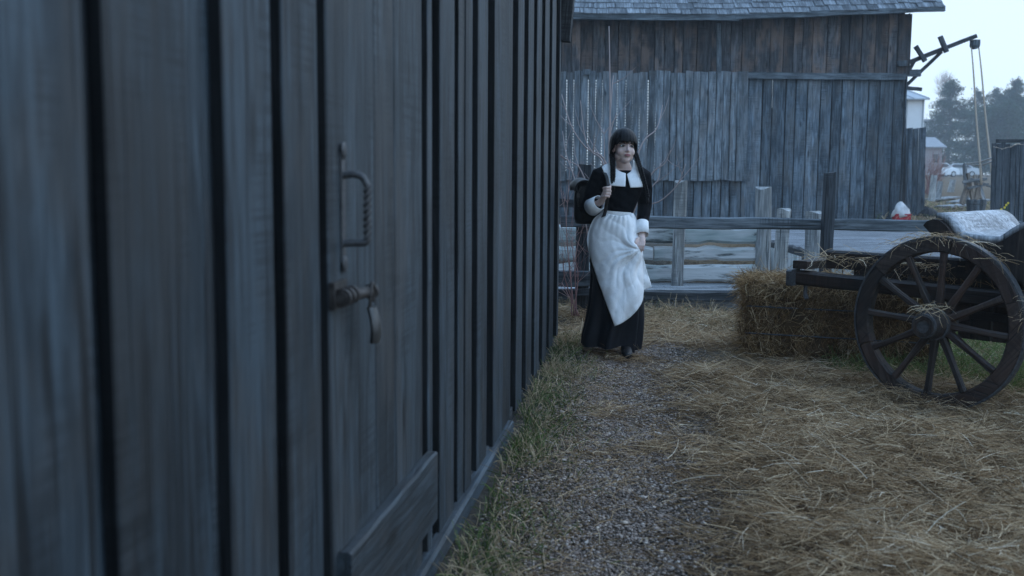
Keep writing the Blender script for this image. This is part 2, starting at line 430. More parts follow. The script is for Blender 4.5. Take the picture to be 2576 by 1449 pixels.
def strands(base, az, el, length, width, curl, droop, seg=3, taper=0.6):
    """ribbons: base (N,3), heading az, elevation el, sideways curl and vertical droop (radians over the length)"""
    N = len(base); P = np.zeros((N, seg + 1, 3)); P[:, 0] = base
    step = length / seg
    for i in range(seg):
        a = az + curl * i / seg; e_ = el - droop * i / seg
        d = np.stack([np.cos(e_) * np.sin(a), np.cos(e_) * np.cos(a), np.sin(e_)], 1)
        P[:, i + 1] = P[:, i] + d * step[:, None]
    d = P[:, -1] - P[:, 0]; d /= np.linalg.norm(d, axis=1)[:, None] + 1e-9
    r = rng.normal(size=(N, 3)); r[:, 2] *= 0.6
    wv = np.cross(d, r); wv /= np.linalg.norm(wv, axis=1)[:, None] + 1e-9
    V = np.zeros((N, seg + 1, 2, 3))
    for i in range(seg + 1):
        k = 1 - (1 - taper) * i / seg
        V[:, i, 0] = P[:, i] - wv * (width * k / 2)[:, None]; V[:, i, 1] = P[:, i] + wv * (width * k / 2)[:, None]
    idx = np.arange(N)[:, None] * (seg + 1) * 2; Q = []
    for i in range(seg):
        Q.append(np.concatenate([idx + 2 * i, idx + 2 * i + 1, idx + 2 * i + 3, idx + 2 * i + 2], 1))
    Q = np.concatenate(Q, 0)
    return V.reshape(-1, 3), Q, (seg + 1) * 2

def bez(pts, n=14):
    """smooth curve through points (Catmull-Rom)"""
    P = [np.array(p, float) for p in pts]; P = [2 * P[0] - P[1]] + P + [2 * P[-1] - P[-2]]; out = []
    for i in range(1, len(P) - 2):
        for k in range(n):
            t = k / n; a, b, c, d = P[i - 1:i + 3]
            out.append(0.5 * ((2 * b) + (c - a) * t + (2 * a - 5 * b + 4 * c - d) * t * t + (3 * b - a - 3 * c + d) * t ** 3))
    out.append(P[-2]); return out

def vnoise(x, y, s=1.0, seed=0):
    """cheap smooth noise in -1..1"""
    x = np.asarray(x) * s + seed * 13.7; y = np.asarray(y) * s - seed * 7.3
    return (np.sin(1.3 * x + 0.7 * y + 0.5) + np.sin(-0.9 * x + 1.7 * y + 2.1) + np.sin(2.1 * x + 1.1 * y + 4.2) * 0.7 + np.sin(0.5 * x - 2.6 * y + 1.1) * 0.7) / 3.4

# ================================================================== SETTING
WN = np.array([0.9914, -0.1305, 0]); WD = np.array([0.1305, 0.9914, 0]); WO = -0.704 * WN
def WP(s, off, z): return WO + WD * s + WN * off + np.array([0, 0, z])
def wall_n(x, y): return x * WN[0] + y * WN[1] + 0.704         # distance of a ground point from the shed wall
def wall_s(x, y): return x * WD[0] + y * WD[1]
def smooth(a, b, t):
    t = np.clip((t - a) / (b - a), 0, 1); return t * t * (3 - 2 * t)
def bank(x): return np.clip(9.95 - 0.43 * (x - 0.6), 7.9, 10.15)
def terr(x, y):
    x = np.asarray(x, float); y = np.asarray(y, float)
    fore = 0.014 * vnoise(x, y, 1.6, 1) + 0.008 * vnoise(x, y, 4.5, 2) - 0.01
    fore = fore + 0.03 * smooth(1.1, 2.2, wall_n(x, y)) * (0.5 + 0.5 * vnoise(x, y, 1.1, 5)) - 0.02 * np.exp(-((wall_n(x, y) - 0.55) / 0.25) ** 2)
    t1 = smooth(0, 0.4, y - bank(x))
    y2 = np.where(x < 2.72, 11.1, 13.6 + 0.25 * (x - 2.7))
    t2 = smooth(0, 0.35, y - y2)
    far = 0.355 + 0.42 * smooth(25, 110, y) + 0.01 * vnoise(x, y, 1.0, 3)
    z = fore * (1 - t1) + (-0.55) * t1
    return z * (1 - t2) + far * t2

xs = np.concatenate([np.linspace(-140, -4, 24), np.arange(-3.8, 8, 0.11), np.linspace(8.3, 40, 60), np.linspace(44, 240, 40)])
ys = np.concatenate([np.linspace(-25, 1.5, 20), np.arange(1.6, 16, 0.09), np.linspace(16.3, 45, 60), np.linspace(48, 222, 50)])
X, Y = np.meshgrid(xs, ys, indexing='ij'); Z = terr(X, Y)
V = np.stack([X, Y, Z], -1).reshape(-1, 3); nj = len(ys)
I, J = np.meshgrid(np.arange(len(xs) - 1), np.arange(nj - 1), indexing='ij'); a = (I * nj + J).ravel()
ground = fast_mesh('ground', V, np.stack([a, a + nj, a + nj + 1, a + 1], 1), None, 'soil')
ground.data.shade_smooth(); tag(ground, kind='structure')

wm = MB(); wm.add([(-6, 7.5, -0.13), (16, 7.5, -0.13), (16, 16, -0.13), (-6, 16, -0.13)], [(0, 1, 2, 3)])
pond = wm.build('water', 'water'); tag(pond, kind='structure')

# ------------------------------------------------------------------ near shed on the left
shed = empty('timber_shed', tuple(WP(4, 0, 0)), 'dark weathered timber shed with upright boards filling the left side', 'shed')
N3 = tuple(WN)
HW = 2.83
backs = []
s = -1.6
while s < 7.9:                                   # recessed backing boards
    wdt = random.uniform(0.2, 0.27); s1 = min(s + wdt, 7.93)
    if not (s1 > 2.26 and s < 3.2):
        plank('backing_board', 'shed_board' if (4.05 < s < 4.2 or s < 1.75) else 'shed_backing', shed, WP((s + s1) / 2, -0.047, 0.02), WP((s + s1) / 2, -0.047, HW), s1 - s - 0.004, 0.021, N3, segs=3, jit=0.002)
    s = s1
proud = [(-1.5, -1.25), (-1.1, -0.84), (-0.7, -0.42), (-0.3, -0.02), (0.1, 0.36), (0.45, 0.74), (0.80, 1.272), (1.322, 1.57), (1.708, 1.928), (2.0, 2.215),
         (3.294, 3.358), (3.486, 3.74), (3.836, 3.954), (3.958, 4.1), (4.27, 4.52), (4.676, 5.0), (5.006, 5.30), (5.487, 5.73), (5.93, 6.19), (6.395, 6.655),
         (6.83, 7.095), (7.306, 7.585), (7.853, 7.965)]
for a, b in proud:
    lean = random.uniform(-0.006, 0.006); z0 = 0.05 + random.uniform(-0.02, 0.02)
    pr = (0.027 if a > 3 else 0.0225) + random.uniform(-0.002, 0.004)
    plank('board', 'shed_board', shed, WP((a + b) / 2, -0.024, z0), WP((a + b) / 2 + lean, -0.024, HW), b - a, pr, N3, edge='shed_edge_shade', segs=6, jit=0.0035, ch=0.003)
# sill timber at the foot, right of the door
plank('sill_beam', 'shed_board', shed, WP(3.0, -0.01, 0.03), WP(5.22, -0.01, 0.015), 0.07, 0.042, N3, segs=6, jit=0.006, ch=0.01)
plank('sill_beam', 'beam_dark', shed, WP(-1.6, -0.05, 0.0), WP(7.9, -0.05, 0.0), 0.12, 0.04, N3, segs=3)
# gable end, rear wall and roof, so that the shed is a building
e1 = tuple(WD)
for k in range(17):
    o0 = -0.05 - k * 0.235
    top = 2.75 + 0.55 * min(k * 0.235, 4 - k * 0.235)
    plank('board', 'shed_board', shed, WP(7.93, o0 - 0.115, 0.02), WP(7.93, o0 - 0.115, top), 0.228, 0.024, e1, segs=3)
plank('rear_wall', 'shed_backing', shed, WP(3.1, -4.06, 1.4) - WD * 4.8, WP(3.1, -4.06, 1.4) + WD * 4.8, 2.7, 0.03, tuple(-WN), segs=2)
plank('bracket', 'beam_dark', shed, WP(7.98, -0.06, 2.235), WP(7.99, -0.02, 2.72), 0.12, 0.13, N3, segs=3)
plank('eave_beam', 'beam_dark', shed, WP(-1.8, 0.02, 2.76), WP(8.15, 0.02, 2.76), 0.12, 0.05, N3, segs=4)
rf = MB(); ov = 0.16; rise = 1.15
for sgn in (0, 1):
    p = [WP(-1.8, ov, 2.80), WP(8.2, ov, 2.80), WP(8.2, -2.05, 2.80 + rise), WP(-1.8, -2.05, 2.80 + rise)] if sgn == 0 else \
        [WP(8.2, -4.25, 2.80), WP(-1.8, -4.25, 2.80), WP(-1.8, -2.05, 2.80 + rise), WP(8.2, -2.05, 2.80 + rise)]
    rf.prism(p, (0, 0, 0.05))
rf.build('roof', 'shingle_wood', shed, world=True)

# plank door
door = empty('door', tuple(WP(2.7, 0, 0.06))); wpar(door, shed)
for a, b, th in ((2.252, 2.640, 0.030), (2.646, 2.848, 0.029), (2.853, 3.198, 0.030)):
    plank('plank', 'door_wood', door, WP((a + b) / 2, -0.024, 0.07), WP((a + b) / 2, -0.024, 2.28), b - a, th, N3, edge='shed_edge_shade', segs=6, jit=0.002, ch=0.004)
plank('ledge', 'door_wood', door, WP(2.29, 0.0065, 0.315), WP(3.275, 0.0065, 0.295), 0.225, 0.032, N3, edge=None, segs=7, jit=0.004, ch=0.006)
plank('ledge', 'door_wood', door, WP(2.30, 0.0065, 2.12), WP(3.17, 0.0065, 2.12), 0.15, 0.032, N3, edge=None, segs=5, jit=0.006, ch=0.006)
plank('lintel', 'shed_board', shed, WP(2.2, -0.022, 2.51), WP(3.25, -0.022, 2.51), 0.40, 0.03, N3)
hd = MB()
hd.box(WP(2.352, 0.009, 1.21), (0.03, 0.005, 0.25), Matrix.Rotation(math.radians(90 - 7.5), 3, 'Z'))
hd.ell(WP(2.352, 0.0125, 1.338), (0.017, 0.005, 0.02), rot=Matrix.Rotation(math.radians(82.5), 3, 'Z')); hd.ell(WP(2.352, 0.0125, 1.083), (0.017, 0.005, 0.02), rot=Matrix.Rotation(math.radians(82.5), 3, 'Z'))
path = [WP(2.352, 0.01, 1.283), WP(2.353, 0.035, 1.285), WP(2.354, 0.055, 1.278), WP(2.355, 0.066, 1.258)]
hd.tube(bez(path, 5), 0.0082, 8)
tw = [WP(2.355, 0.066 - 0.002 * k / 30, 1.262 - 0.125 * k / 30) for k in range(31)]
hd.tube(tw, 0.0098, 4, twist=0.42)
hd.tube(bez([WP(2.355, 0.064, 1.140), WP(2.354, 0.058, 1.132), WP(2.352, 0.035, 1.131), WP(2.352, 0.01, 1.130)], 5), 0.0085, 8)
hd.build('handle', 'iron', door, world=True, smooth=True, sharp=50)
bt = MB()
bt.tube([WP(2.262, 0.03, 1.015), WP(2.46, 0.042, 1.010)], 0.013, 10)
for q in (2.268, 2.30, 2.335): bt.tube([WP(q, 0.029, 1.015), WP(q + 0.012, 0.03, 1.015)], 0.021, 12)
bt.box(WP(2.30, 0.012, 1.02), (0.10, 0.012, 0.06), Matrix.Rotation(math.radians(82.5), 3, 'Z'))
bt.tube([WP(2.46, 0.042, 1.008), WP(2.47, 0.043, 1.008)], 0.019, 12)
bt.build('latch', 'iron_pale', door, world=True, smooth=True, sharp=50)
pk = empty('padlock', tuple(WP(2.44, 0.045, 0.98)), 'small steel padlock hanging open from the shed door latch', 'padlock')
pb = MB()
ring = []
for k in range(10):
    t = k / 9; a0 = WP(2.44, 0.05, 0.975 - 0.085 * t); wdt = 0.020 + 0.006 * math.sin(math.pi * t)
    off = 0.010 * math.sin(t * 2.4)
    ring.append([a0 + WN * (off + math.cos(q) * 0.011) + WD * math.sin(q) * wdt for q in np.linspace(0, 2 * math.pi, 12, endpoint=False)])
pb.loft(ring); pb.build('body', 'padlock_metal', pk, True, 50, world=True)
sh = MB(); sh.tube(bez([WP(2.425, 0.05, 0.972), WP(2.425, 0.052, 1.01), WP(2.44, 0.053, 1.032), WP(2.455, 0.052, 1.01), WP(2.455, 0.05, 0.985)], 6), 0.0045, 8)
sh.build('shackle', 'iron_pale', pk, True, world=True)
hg = MB(); hg.box(WP(3.24, 0.02, 0.30), (0.09, 0.006, 0.035), Matrix.Rotation(math.radians(82.5), 3, 'Z')); hg.tube([WP(3.262, 0.028, 0.27), WP(3.262, 0.028, 0.345)], 0.008, 8)
hg.build('hinge', 'iron', door, world=True)

# ------------------------------------------------------------------ big barn at the back
BY = 21.0
def B(x, y, dy=0.0): p = D(x, y, BY); return np.array([p[0], BY + dy, p[2]])
bx = lambda x, y: B(x, y)[0]; bz = lambda x, y: B(x, y)[2]
barn = empty('timber_barn', tuple(B(1840, 600)), 'large grey timber barn of upright boards with shingled roof behind the fence', 'barn')
FR = (0, -1, 0)
def boards(x0, x1, ytop, ybot, w_px, mat, dy, thick, jtop=2.0, jbot=2.0, gap=0.012, gaps=None, part=None):
    xx = x0; i = 0
    while xx < x1 - 4:
        w = random.uniform(*w_px); w = min(w, x1 - xx)
        if x1 - (xx + w) < w_px[0] * 0.5: w = x1 - xx
        xm = xx + w / 2
        yt = (ytop(xm) if callable(ytop) else ytop) + random.uniform(-jtop, jtop); yb = (ybot(xm) if callable(ybot) else ybot) + random.uniform(-jbot, jbot)
        pc = B(xm, 300)           # boards are plumb: the x of the middle is kept
        zt, zb = bz(xm, yt), bz(xm, yb)
        g = gap if gaps is None else gaps(xm)
        wid = w * BY / F_PX - g
        ang = random.uniform(-0.004, 0.004)
        plank('board', mat, part or barn, (pc[0] - ang, BY + dy, zb), (pc[0] + ang, BY + dy, zt), wid, thick + random.uniform(-0.004, 0.006), FR, segs=4, jit=0.005, ch=0.004, endjit=0.008)
        xx += w; i += 1
bandx0 = 1180
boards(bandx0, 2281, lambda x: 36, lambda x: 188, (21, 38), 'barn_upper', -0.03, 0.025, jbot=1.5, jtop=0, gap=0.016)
plank('backing_board', 'beam_dark', barn, B(1180, 115, 0.03), B(2278, 118, 0.03), 1.25, 0.01, (0, 1, 0))  # dark backing sheets added behind the barn boards to keep joints dark
boards(1880, 2272, 190, 590, (24, 37), 'barn_board', 0.02, 0.03, gap=0.022, jbot=0)
plank('backing_board', 'beam_dark', barn, B(1960, 395, 0.045), B(2270, 395, 0.045), 3.1, 0.01, (0, 1, 0))
boards(bandx0, 1882, 430, 600, (20, 34), 'barn_board', 0.02, 0.03, gap=0.022, jbot=0)
plank('backing_board', 'beam_dark', barn, B(1180, 520, 0.045), B(1895, 520, 0.045), 1.1, 0.01, (0, 1, 0))
plank('backing_board', 'beam_dark', barn, B(1876, 395, 0.046), B(1940, 395, 0.046), 3.1, 0.01, (0, 1, 0))
plank('backing_board', 'beam_dark', barn, B(1938, 420, 0.047), B(1962, 420, 0.047), 2.3, 0.01, (0, 1, 0))
boards(bandx0, 1352, 182, 440, (20, 34), 'barn_board', 0.02, 0.025, gap=0.008, jbot=0)
# hanging hatch panel of narrow boards, light shows through its joints
panel = empty('hatch_panel', tuple(B(1640, 455, -0.1))); wpar(panel, barn); panel['label'] = 'paler hanging panel of narrow boards with light showing between them'
boards(1350, 1872, 182, 454, (16.5, 21), 'barn_panel', -0.075, 0.024, jtop=4, jbot=2.0, gaps=lambda x: random.choice([0.007, 0.009, 0.012, 0.014]) if x < 1670 else 0.016, part=panel)
plank('backing_board', 'beam_dark', panel, B(1665, 320, -0.058), B(1868, 320, -0.058), 2.0, 0.008, (0, 1, 0))  # dark sheet added behind this part of the panel, blocks light through joints
plank('board', 'barn_panel', panel, B(1862, 455, -0.10), B(1866, 181, -0.10), 0.20, 0.024, FR)
for yy in list(range(200, 450, 7)):          # laths behind the panel
    plank('lath', 'beam_dark', panel, B(1352, yy, -0.068), B(1868, yy + 1.5, -0.068), 0.026, 0.010, (0, 1, 0), segs=2)
# rail, eave beams, small blocks
plank('rail', 'beam_grey', barn, B(1878, 191, -0.062), B(2274, 194, -0.062), 0.125, 0.045, FR, segs=6, jit=0.006)
plank('block', 'beam_grey', barn, B(1806, 184, -0.06), B(1806, 60, -0.06), 0.085, 0.05, FR)
plank('block', 'beam_grey', barn, B(2264, 168, -0.062), B(2264, 154, -0.062), 0.16, 0.10, FR)
plank('block', 'beam_grey', barn, B(1474, 189, -0.12), B(1474, 176, -0.12), 0.15, 0.05, FR)
plank('block', 'beam_grey', barn, B(2272, 184, 0.03), B(2315, 184, 0.03), 0.13, 0.08, FR)
plank('eave_beam', 'beam_grey', barn, B(1180, 47, -0.42), B(1846, 52, -0.42), 0.115, 0.07, FR, segs=8, jit=0.012)
plank('eave_beam', 'beam_grey', barn, B(1838, 52, -0.425), B(2352, 30, -0.425), 0.10, 0.075, FR, segs=8, jit=0.010)
# roof: four courses of shingles over a plain deck
slope = math.radians(38); ev = B(1800, 44, -0.45); x_l = B(1180, 40)[0]; x_r = B(2352, 40)[0]
ca, sa = math.cos(slope), math.sin(slope)
rfb = MB(); zr0 = ev[2] - 0.005
def roofpt(x, d, lift=0.0):
    kink = 0.16 * max(0.0, (x - bx(1840, 40)) / (x_r - bx(1840, 40)))
    return Vector((x, ev[1] + d * ca - lift * sa, zr0 + kink + d * sa + lift * ca))
half = 4.0
for (xa, xb) in ((x_l, bx(1840, 40)), (bx(1840, 40), x_r)):
    rfb.prism([roofpt(xa, 0), roofpt(xb, 0), roofpt(xb, half), roofpt(xa, half)], (0, 0, -0.03))
    rt = [roofpt(xa, half), roofpt(xb, half)]
    rfb.prism([rt[0], rt[1], rt[1] + Vector((0, half * ca, -half * sa)), rt[0] + Vector((0, half * ca, -half * sa))], (0, 0, -0.03))
roof = rfb.build('roof', 'shingle_wood', barn, world=True)
for c in range(5):
    xx = x_l + random.uniform(0, 0.2)
    while xx < x_r - 0.05:
        w = random.uniform(0.17, 0.36); w = min(w, x_r - xx)
        p0 = roofpt(xx + w / 2, -0.05 + c * 0.20 + random.uniform(-0.018, 0.018), 0.022 + random.uniform(0, 0.010)); p1 = roofpt(xx + w / 2, 0.24 + c * 0.20, 0.006)
        if xx > 0.4: plank('shingle', 'shingle_wood', roof, p0, p1, w - 0.012, 0.016, (0, -sa, ca), segs=1, jit=0.004, ch=0.003)
        xx += w
# right gable end and posts so that the barn stands as a building
for k in range(22):
    d0 = 0.02 + k * 0.29
    if d0 > 6.2: break
    top = 4.3 + 0.75 * min(d0, 6.2 - d0)
    xg = B(2272, 400)[0]
    plank('board', 'barn_board', barn, (xg, BY + d0 + 0.15, 0.3), (xg, BY + d0 + 0.15, top), 0.28, 0.025, (1, 0, 0), segs=2)
for xq in (1500, 1880, 2250):
    pq = B(xq, 300); plank('post', 'beam_dark', barn, (pq[0], BY + 6.1, 0.3), (pq[0], BY + 6.1, 4.2), 0.16, 0.16, FR, segs=2)

# ------------------------------------------------------------------ hoist crane behind the barn's corner
HY = 22.6
def Hh(x, y, dy=0): p = D(x, y, HY); return np.array([p[0], HY + dy, p[2]])
crane = empty('hoist_crane', tuple(Hh(2290, 560)), 'wooden hoist arm with pulley and hanging ropes sticking out beside the barn', 'crane')
plank('post', 'beam_dark', crane, Hh(2262, 560), Hh(2262, 120), 0.16, 0.16, FR)
plank('boom', 'far_dark_board', crane, Hh(2262, 165, -.2), Hh(2443, 94, -.2), 0.085, 0.09, FR, segs=5)
plank('brace', 'far_dark_board', crane, Hh(2268, 222, -.1), Hh(2362, 132, -.1), 0.06, 0.07, FR)
plank('brace', 'far_dark_board', crane, Hh(2262, 218, 0), Hh(2300, 152, 0), 0.06, 0.06, FR)
plank('cross_piece', 'far_dark_board', crane, Hh(2312, 158, -.3), Hh(2288, 121, -.3), 0.085, 0.07, FR)
plank('cross_piece', 'far_dark_board', crane, Hh(2365, 136, -.3), Hh(2349, 96, -.3), 0.09, 0.07, FR)
plank('stub_beam', 'far_dark_board', crane, Hh(2266, 222, -.1), Hh(2312, 226, -.1), 0.07, 0.07, FR)
pl = MB(); c0 = Vector(Hh(2442, 116, -.2)); pl.tube([c0 + Vector((0, -.06, 0)), c0 + Vector((0, .06, 0))], 0.085, 16)
pul = pl.build('pulley', 'beam_grey', crane, True, 40, world=True)
pb2 = MB(); pb2.box(c0 + Vector((0, 0, .04)), (0.14, 0.19, 0.12)); pb2.build('pulley_block', 'beam_grey', crane, world=True)
for (xa, ya, xb, yb_) in ((2433, 118, 2406, 462), (2451, 116, 2433, 462)):
    rp = MB(); pts = [Vector(Hh(xa + (xb - xa) * t, ya + (yb_ - ya) * t, -.2 - 1.0 * t)) + Vector((0.006 * math.sin(9 * t), 0, 0)) for t in np.linspace(0, 1, 12)]
    rp.tube(pts, [0.013 + 0.014 * t for t in np.linspace(0, 1, 12)], 6); rp.build('rope', 'rope', crane, True, world=True)

# ------------------------------------------------------------------ raised deck on the far side of the water
DZ = 0.40
deck = empty('deck', (4.5, 14, DZ)); tag(deck, kind='structure')
lft = [G(1943, 603, DZ), G(2027, 626, DZ), G(2097, 640, DZ), G(2206, 645, DZ), G(2560, 650, DZ)]
def deck_left(y):
    yy = [p[1] for p in lft][::-1]; xx = [p[0] for p in lft][::-1]
    return float(np.interp(y, yy, xx))
y = min(p[1] for p in lft) + 0.02
while y < 18.6:
    wdt = random.uniform(0.15, 0.19); xl = deck_left(y + wdt / 2) + random.uniform(-0.03, 0.03)
    if y < 11.6: xr = 9.5
    else: xr = 9.5
    if xr - xl > 0.3:
        plank('plank', 'deck_wood', deck, (xl, y + wdt / 2, DZ - 0.05), (xr, y + wdt / 2, DZ - 0.05 + random.uniform(-.006, .006)), wdt - 0.026, 0.05, (0, 0, 1), segs=4, jit=0.004, ch=0.006)
    y += wdt
fas = [Vector(p) - Vector((0.02, 0.02, 0.03)) for p in lft]
for k in range(len(fas) - 1):
    d_ = (fas[k + 1] - fas[k]).normalized(); nn = Vector((-d_.y, d_.x, 0)); nn = nn if nn.y < 0 else -nn
    plank('fascia', 'beam_dark', deck, fas[k] - Vector((0, 0, .05)), fas[k + 1] - Vector((0, 0, .05)), 0.10, 0.03, nn)
    L = (fas[k + 1] - fas[k]).length; q = 0.0
    while q < L:
        pp = fas[k] + d_ * (q + .06)
        plank('skirting_board', 'flaking_paint', deck, (pp.x, pp.y + .02, -0.5), (pp.x, pp.y + .02, 0.30), 0.115, 0.02, nn, segs=2); q += 0.13 if k < 3 else 0.3

# ------------------------------------------------------------------ plank retaining wall with flaking paint
RW = 11.0
rw = empty('retaining_wall', (1.6, RW, 0), 'low wall of wide horizontal planks with flaking pale green and white paint', 'wall')
rows = [(566, 613), (617, 656), (661, 709), (712, 752), (756, 779), (781, 822)]
for (ya, yb_) in rows:
    zc_t, zc_b = D(1650, ya, RW)[2], D(1650, yb_, RW)[2]; zc = (zc_t + zc_b) / 2
    for (xa, xb) in ((1150, 1395), (1399, 1640), (1644, 1905)) if yb_ in (656, 779) else (((1150, 1530), (1534, 1906)) if yb_ != 822 else ((1150, 1440), (1444, 1725), (1729, 1906))):
        pa, pb_ = D(xa, 640, RW), D(xb, 640, RW)
        plank('plank', 'flaking_paint' if yb_ < 780 else 'pale_plank', rw, (pa[0], RW, zc - random.uniform(0, .006)), (pb_[0], RW, zc + random.uniform(-.004, .004)), zc_t - zc_b - .022, 0.07 + random.uniform(0, .025), FR, segs=12, jit=0.013, ch=0.026, bow=0.012)
lt = D(1650, 712, RW)[2]
plank('ledge', 'pale_plank', rw, (D(1150, 700, RW)[0], RW - 0.35, 0.118), (D(1850, 700, RW)[0], RW - 0.35, 0.118), 0.68, 0.03, (0, 0, 1), segs=8, jit=0.008)
plank('ledge_beam', 'beam_dark', rw, (D(1150, 700, 10.25)[0], 10.28, 0.095), (D(1855, 700, 10.25)[0], 10.28, 0.098), 0.08, 0.07, FR, segs=8, jit=0.008)
plank('plank', 'pale_plank', rw, (D(1150, 780, 10.4)[0], 10.42, -0.04), (D(1690, 780, 10.4)[0], 10.42, -0.035), 0.15, 0.03, FR, segs=6, jit=0.006)
plank('plank', 'pale_plank', rw, (D(1694, 780, 10.4)[0], 10.42, -0.038), (D(1880, 780, 10.4)[0], 10.42, -0.035), 0.15, 0.03, FR, segs=6, jit=0.006)
plank('plank', 'pale_plank', rw, (D(1150, 780, 10.4)[0], 10.44, -0.20), (D(1600, 780, 10.4)[0], 10.44, -0.20), 0.155, 0.03, FR, segs=6, jit=0.006)
plank('plank', 'pale_plank', rw, (D(1604, 780, 10.4)[0], 10.44, -0.20), (D(1880, 780, 10.4)[0], 10.44, -0.20), 0.155, 0.03, FR, segs=6, jit=0.006)

def log_post(xc, ytop, w_px, Yd, zb, label, split=False, lean=0.0, flat_top=True):
    o = empty('mooring_post', tuple(D(xc, ytop, Yd) * np.array([1, 1, 0]) + np.array([0, 0, zb])), label, 'post', 'round posts along the plank wall')
    top = D(xc, ytop, Yd); r = w_px * Yd / F_PX / 2; mb = MB(); rings = []
    nz = 9
    ph = random.uniform(0, 6)
    for i in range(nz):
        t = i / (nz - 1); z = zb + (top[2] - zb) * t; ring = []
        for k in range(18):
            a_ = 2 * math.pi * k / 18; rr = r * (1 + 0.05 * math.sin(3 * a_ + ph + 2 * t) + 0.04 * math.sin(7 * a_ + 5 * t) + 0.03 * math.sin(6 * t + ph))
            zj = z + (0.015 * math.sin(2 * a_ + ph) if i == nz - 1 else 0)
            if split and abs(a_ - 4.75) < 0.2: rr *= 0.78
            ring.append((top[0] + lean * (t - 1) + rr * math.cos(a_), top[1] + rr * math.sin(a_), zj))
        rings.append(ring)
    mb.loft(rings); tr = mb.build('trunk', 'log_wood', o, True, 60, world=True)
    return o
log_post(1714, 457, 31, 10.72, 0.12, 'pale round post standing on the wall ledge just right of the woman', lean=0.02)
log_post(1921, 473, 38, 10.95, -0.5, 'split round post at the right end of the flaking plank wall', split=True, lean=-0.03)
log_post(1972, 527, 34, 11.2, -0.5, 'short round post second from the square dark fence post', lean=0.06)
log_post(2047, 534, 41, 11.1, -0.5, 'thick short round post right beside the square dark fence post', lean=0.0)

# ------------------------------------------------------------------ rail fence in front of the water
FY = 9.35
fence = empty('rail_fence', (2.2, FY, 0), 'wooden rail fence with square posts running behind the woman', 'fence')
def fx(x, y, Yd=FY): return D(x, y, Yd)
def fpost(x, ytop, w_px, Yd, mat='fence_post', zb=-0.3):
    t = fx(x, ytop, Yd); w_ = w_px * Yd / F_PX
    plank('post', mat, fence, (t[0] - .01, Yd + w_ / 2, zb), (t[0], Yd + w_ / 2, t[2]), w_, w_, FR, segs=4, jit=0.004, ch=0.006, endjit=0.006)
fpost(1470, 414, 33, FY + .04); fpost(2088, 434, 26, FY - .13, 'fence_post'); fpost(1250, 414, 33, FY + .04); 
plank('rail', 'fence_rail', fence, fx(1410, 556, FY), fx(2560, 570, FY), 0.10, 0.075, FR, segs=14, jit=0.006, ch=0.010, bow=0.01)
plank('rail', 'fence_post', fence, fx(1380, 510, FY), fx(1466, 512, FY), 0.075, 0.045, FR, segs=3)
plank('rail', 'fence_rail', fence, fx(1250, 699, FY - .05), fx(1493, 700, FY - .05), 0.135, 0.06, FR, segs=4, jit=0.006, ch=0.008)
plank('rail', 'fence_post', fence, fx(1250, 735, FY - .0), fx(1500, 733, FY - .0), 0.06, 0.10, FR, segs=4, jit=0.004)

# ================================================================== BACKGROUND ON THE RIGHT
# short board fence at the barn's corner
sf = empty('board_fence', tuple(D(2300, 540, 23.0)), 'short stretch of upright grey boards leaning at the right corner of the barn', 'fence')
for xa, xb, yt in ((2262, 2281, 323), (2282, 2294, 322), (2295, 2308, 323), (2309, 2327, 321)):
    p = D((xa + xb) / 2 - 3, 545, 23.0); q = D((xa + xb) / 2 + 2, yt, 23.0)
    plank('board', 'barn_board', sf, (p[0], 23.0, p[2] - .1), (q[0], 23.0, q[2]), (xb - xa) * 23 / F_PX, 0.03, FR, segs=3, jit=0.006, endjit=0.01)

# dark board shed at the right edge of the picture
ds = empty('board_screen', tuple(D(2540, 545, 17.0) * np.array([1, 1, 0]) + np.array([0, 0, .36])), 'dark close boarded screen with a rope laid over its top at the right edge', 'fence')
xx = 2494
while xx < 2780:
    w = random.uniform(9, 17); yt = 362 + random.uniform(-6, 6)
    p = D(xx + w / 2 - 4, 560, 17.0); q = D(xx + w / 2, yt, 17.0)
    plank('board', 'far_dark_board', ds, (p[0], 17, .33), (q[0], 17, q[2]), w * 17 / F_PX - .008, 0.03, FR, segs=3, jit=0.005, endjit=0.01); xx += w
for xq in (2510, 2640, 2770):
    p = D(xq, 400, 17.1); plank('post', 'beam_dark', ds, (p[0], 17.14, .2), (p[0], 17.14, p[2]), .10, .10, FR, segs=2)
plank('top_beam', 'beam_dark', ds, D(2505, 355, 17.3), D(2780, 352, 17.3), 0.05, 0.12, FR)
rm = MB(); rm.tube([D(2497 + 12 * k, 369 - (2 if k % 2 else 0) + 6 * math.sin(k * .8), 16.98) for k in range(20)], 0.012, 6); rm.build('rope', 'rope', ds, True, world=True)
# slack ropes between trestle and hut
for n_, (pts, lab) in enumerate([(((2428, 411, 26), (2462, 408, 23), (2500, 396, 17.05)), 'upper slack pale rope strung to the dark board screen'),
                                (((2428, 413, 26), (2466, 415, 23), (2500, 405, 17.05)), 'lower slack pale rope strung to the dark board screen')]):
    rm = MB(); rm.tube(bez([D(*p) for p in pts], 8), 0.016, 6); tag(rm.build('slack_rope', 'white_rope', None, True), lab, 'rope', 'slack ropes')

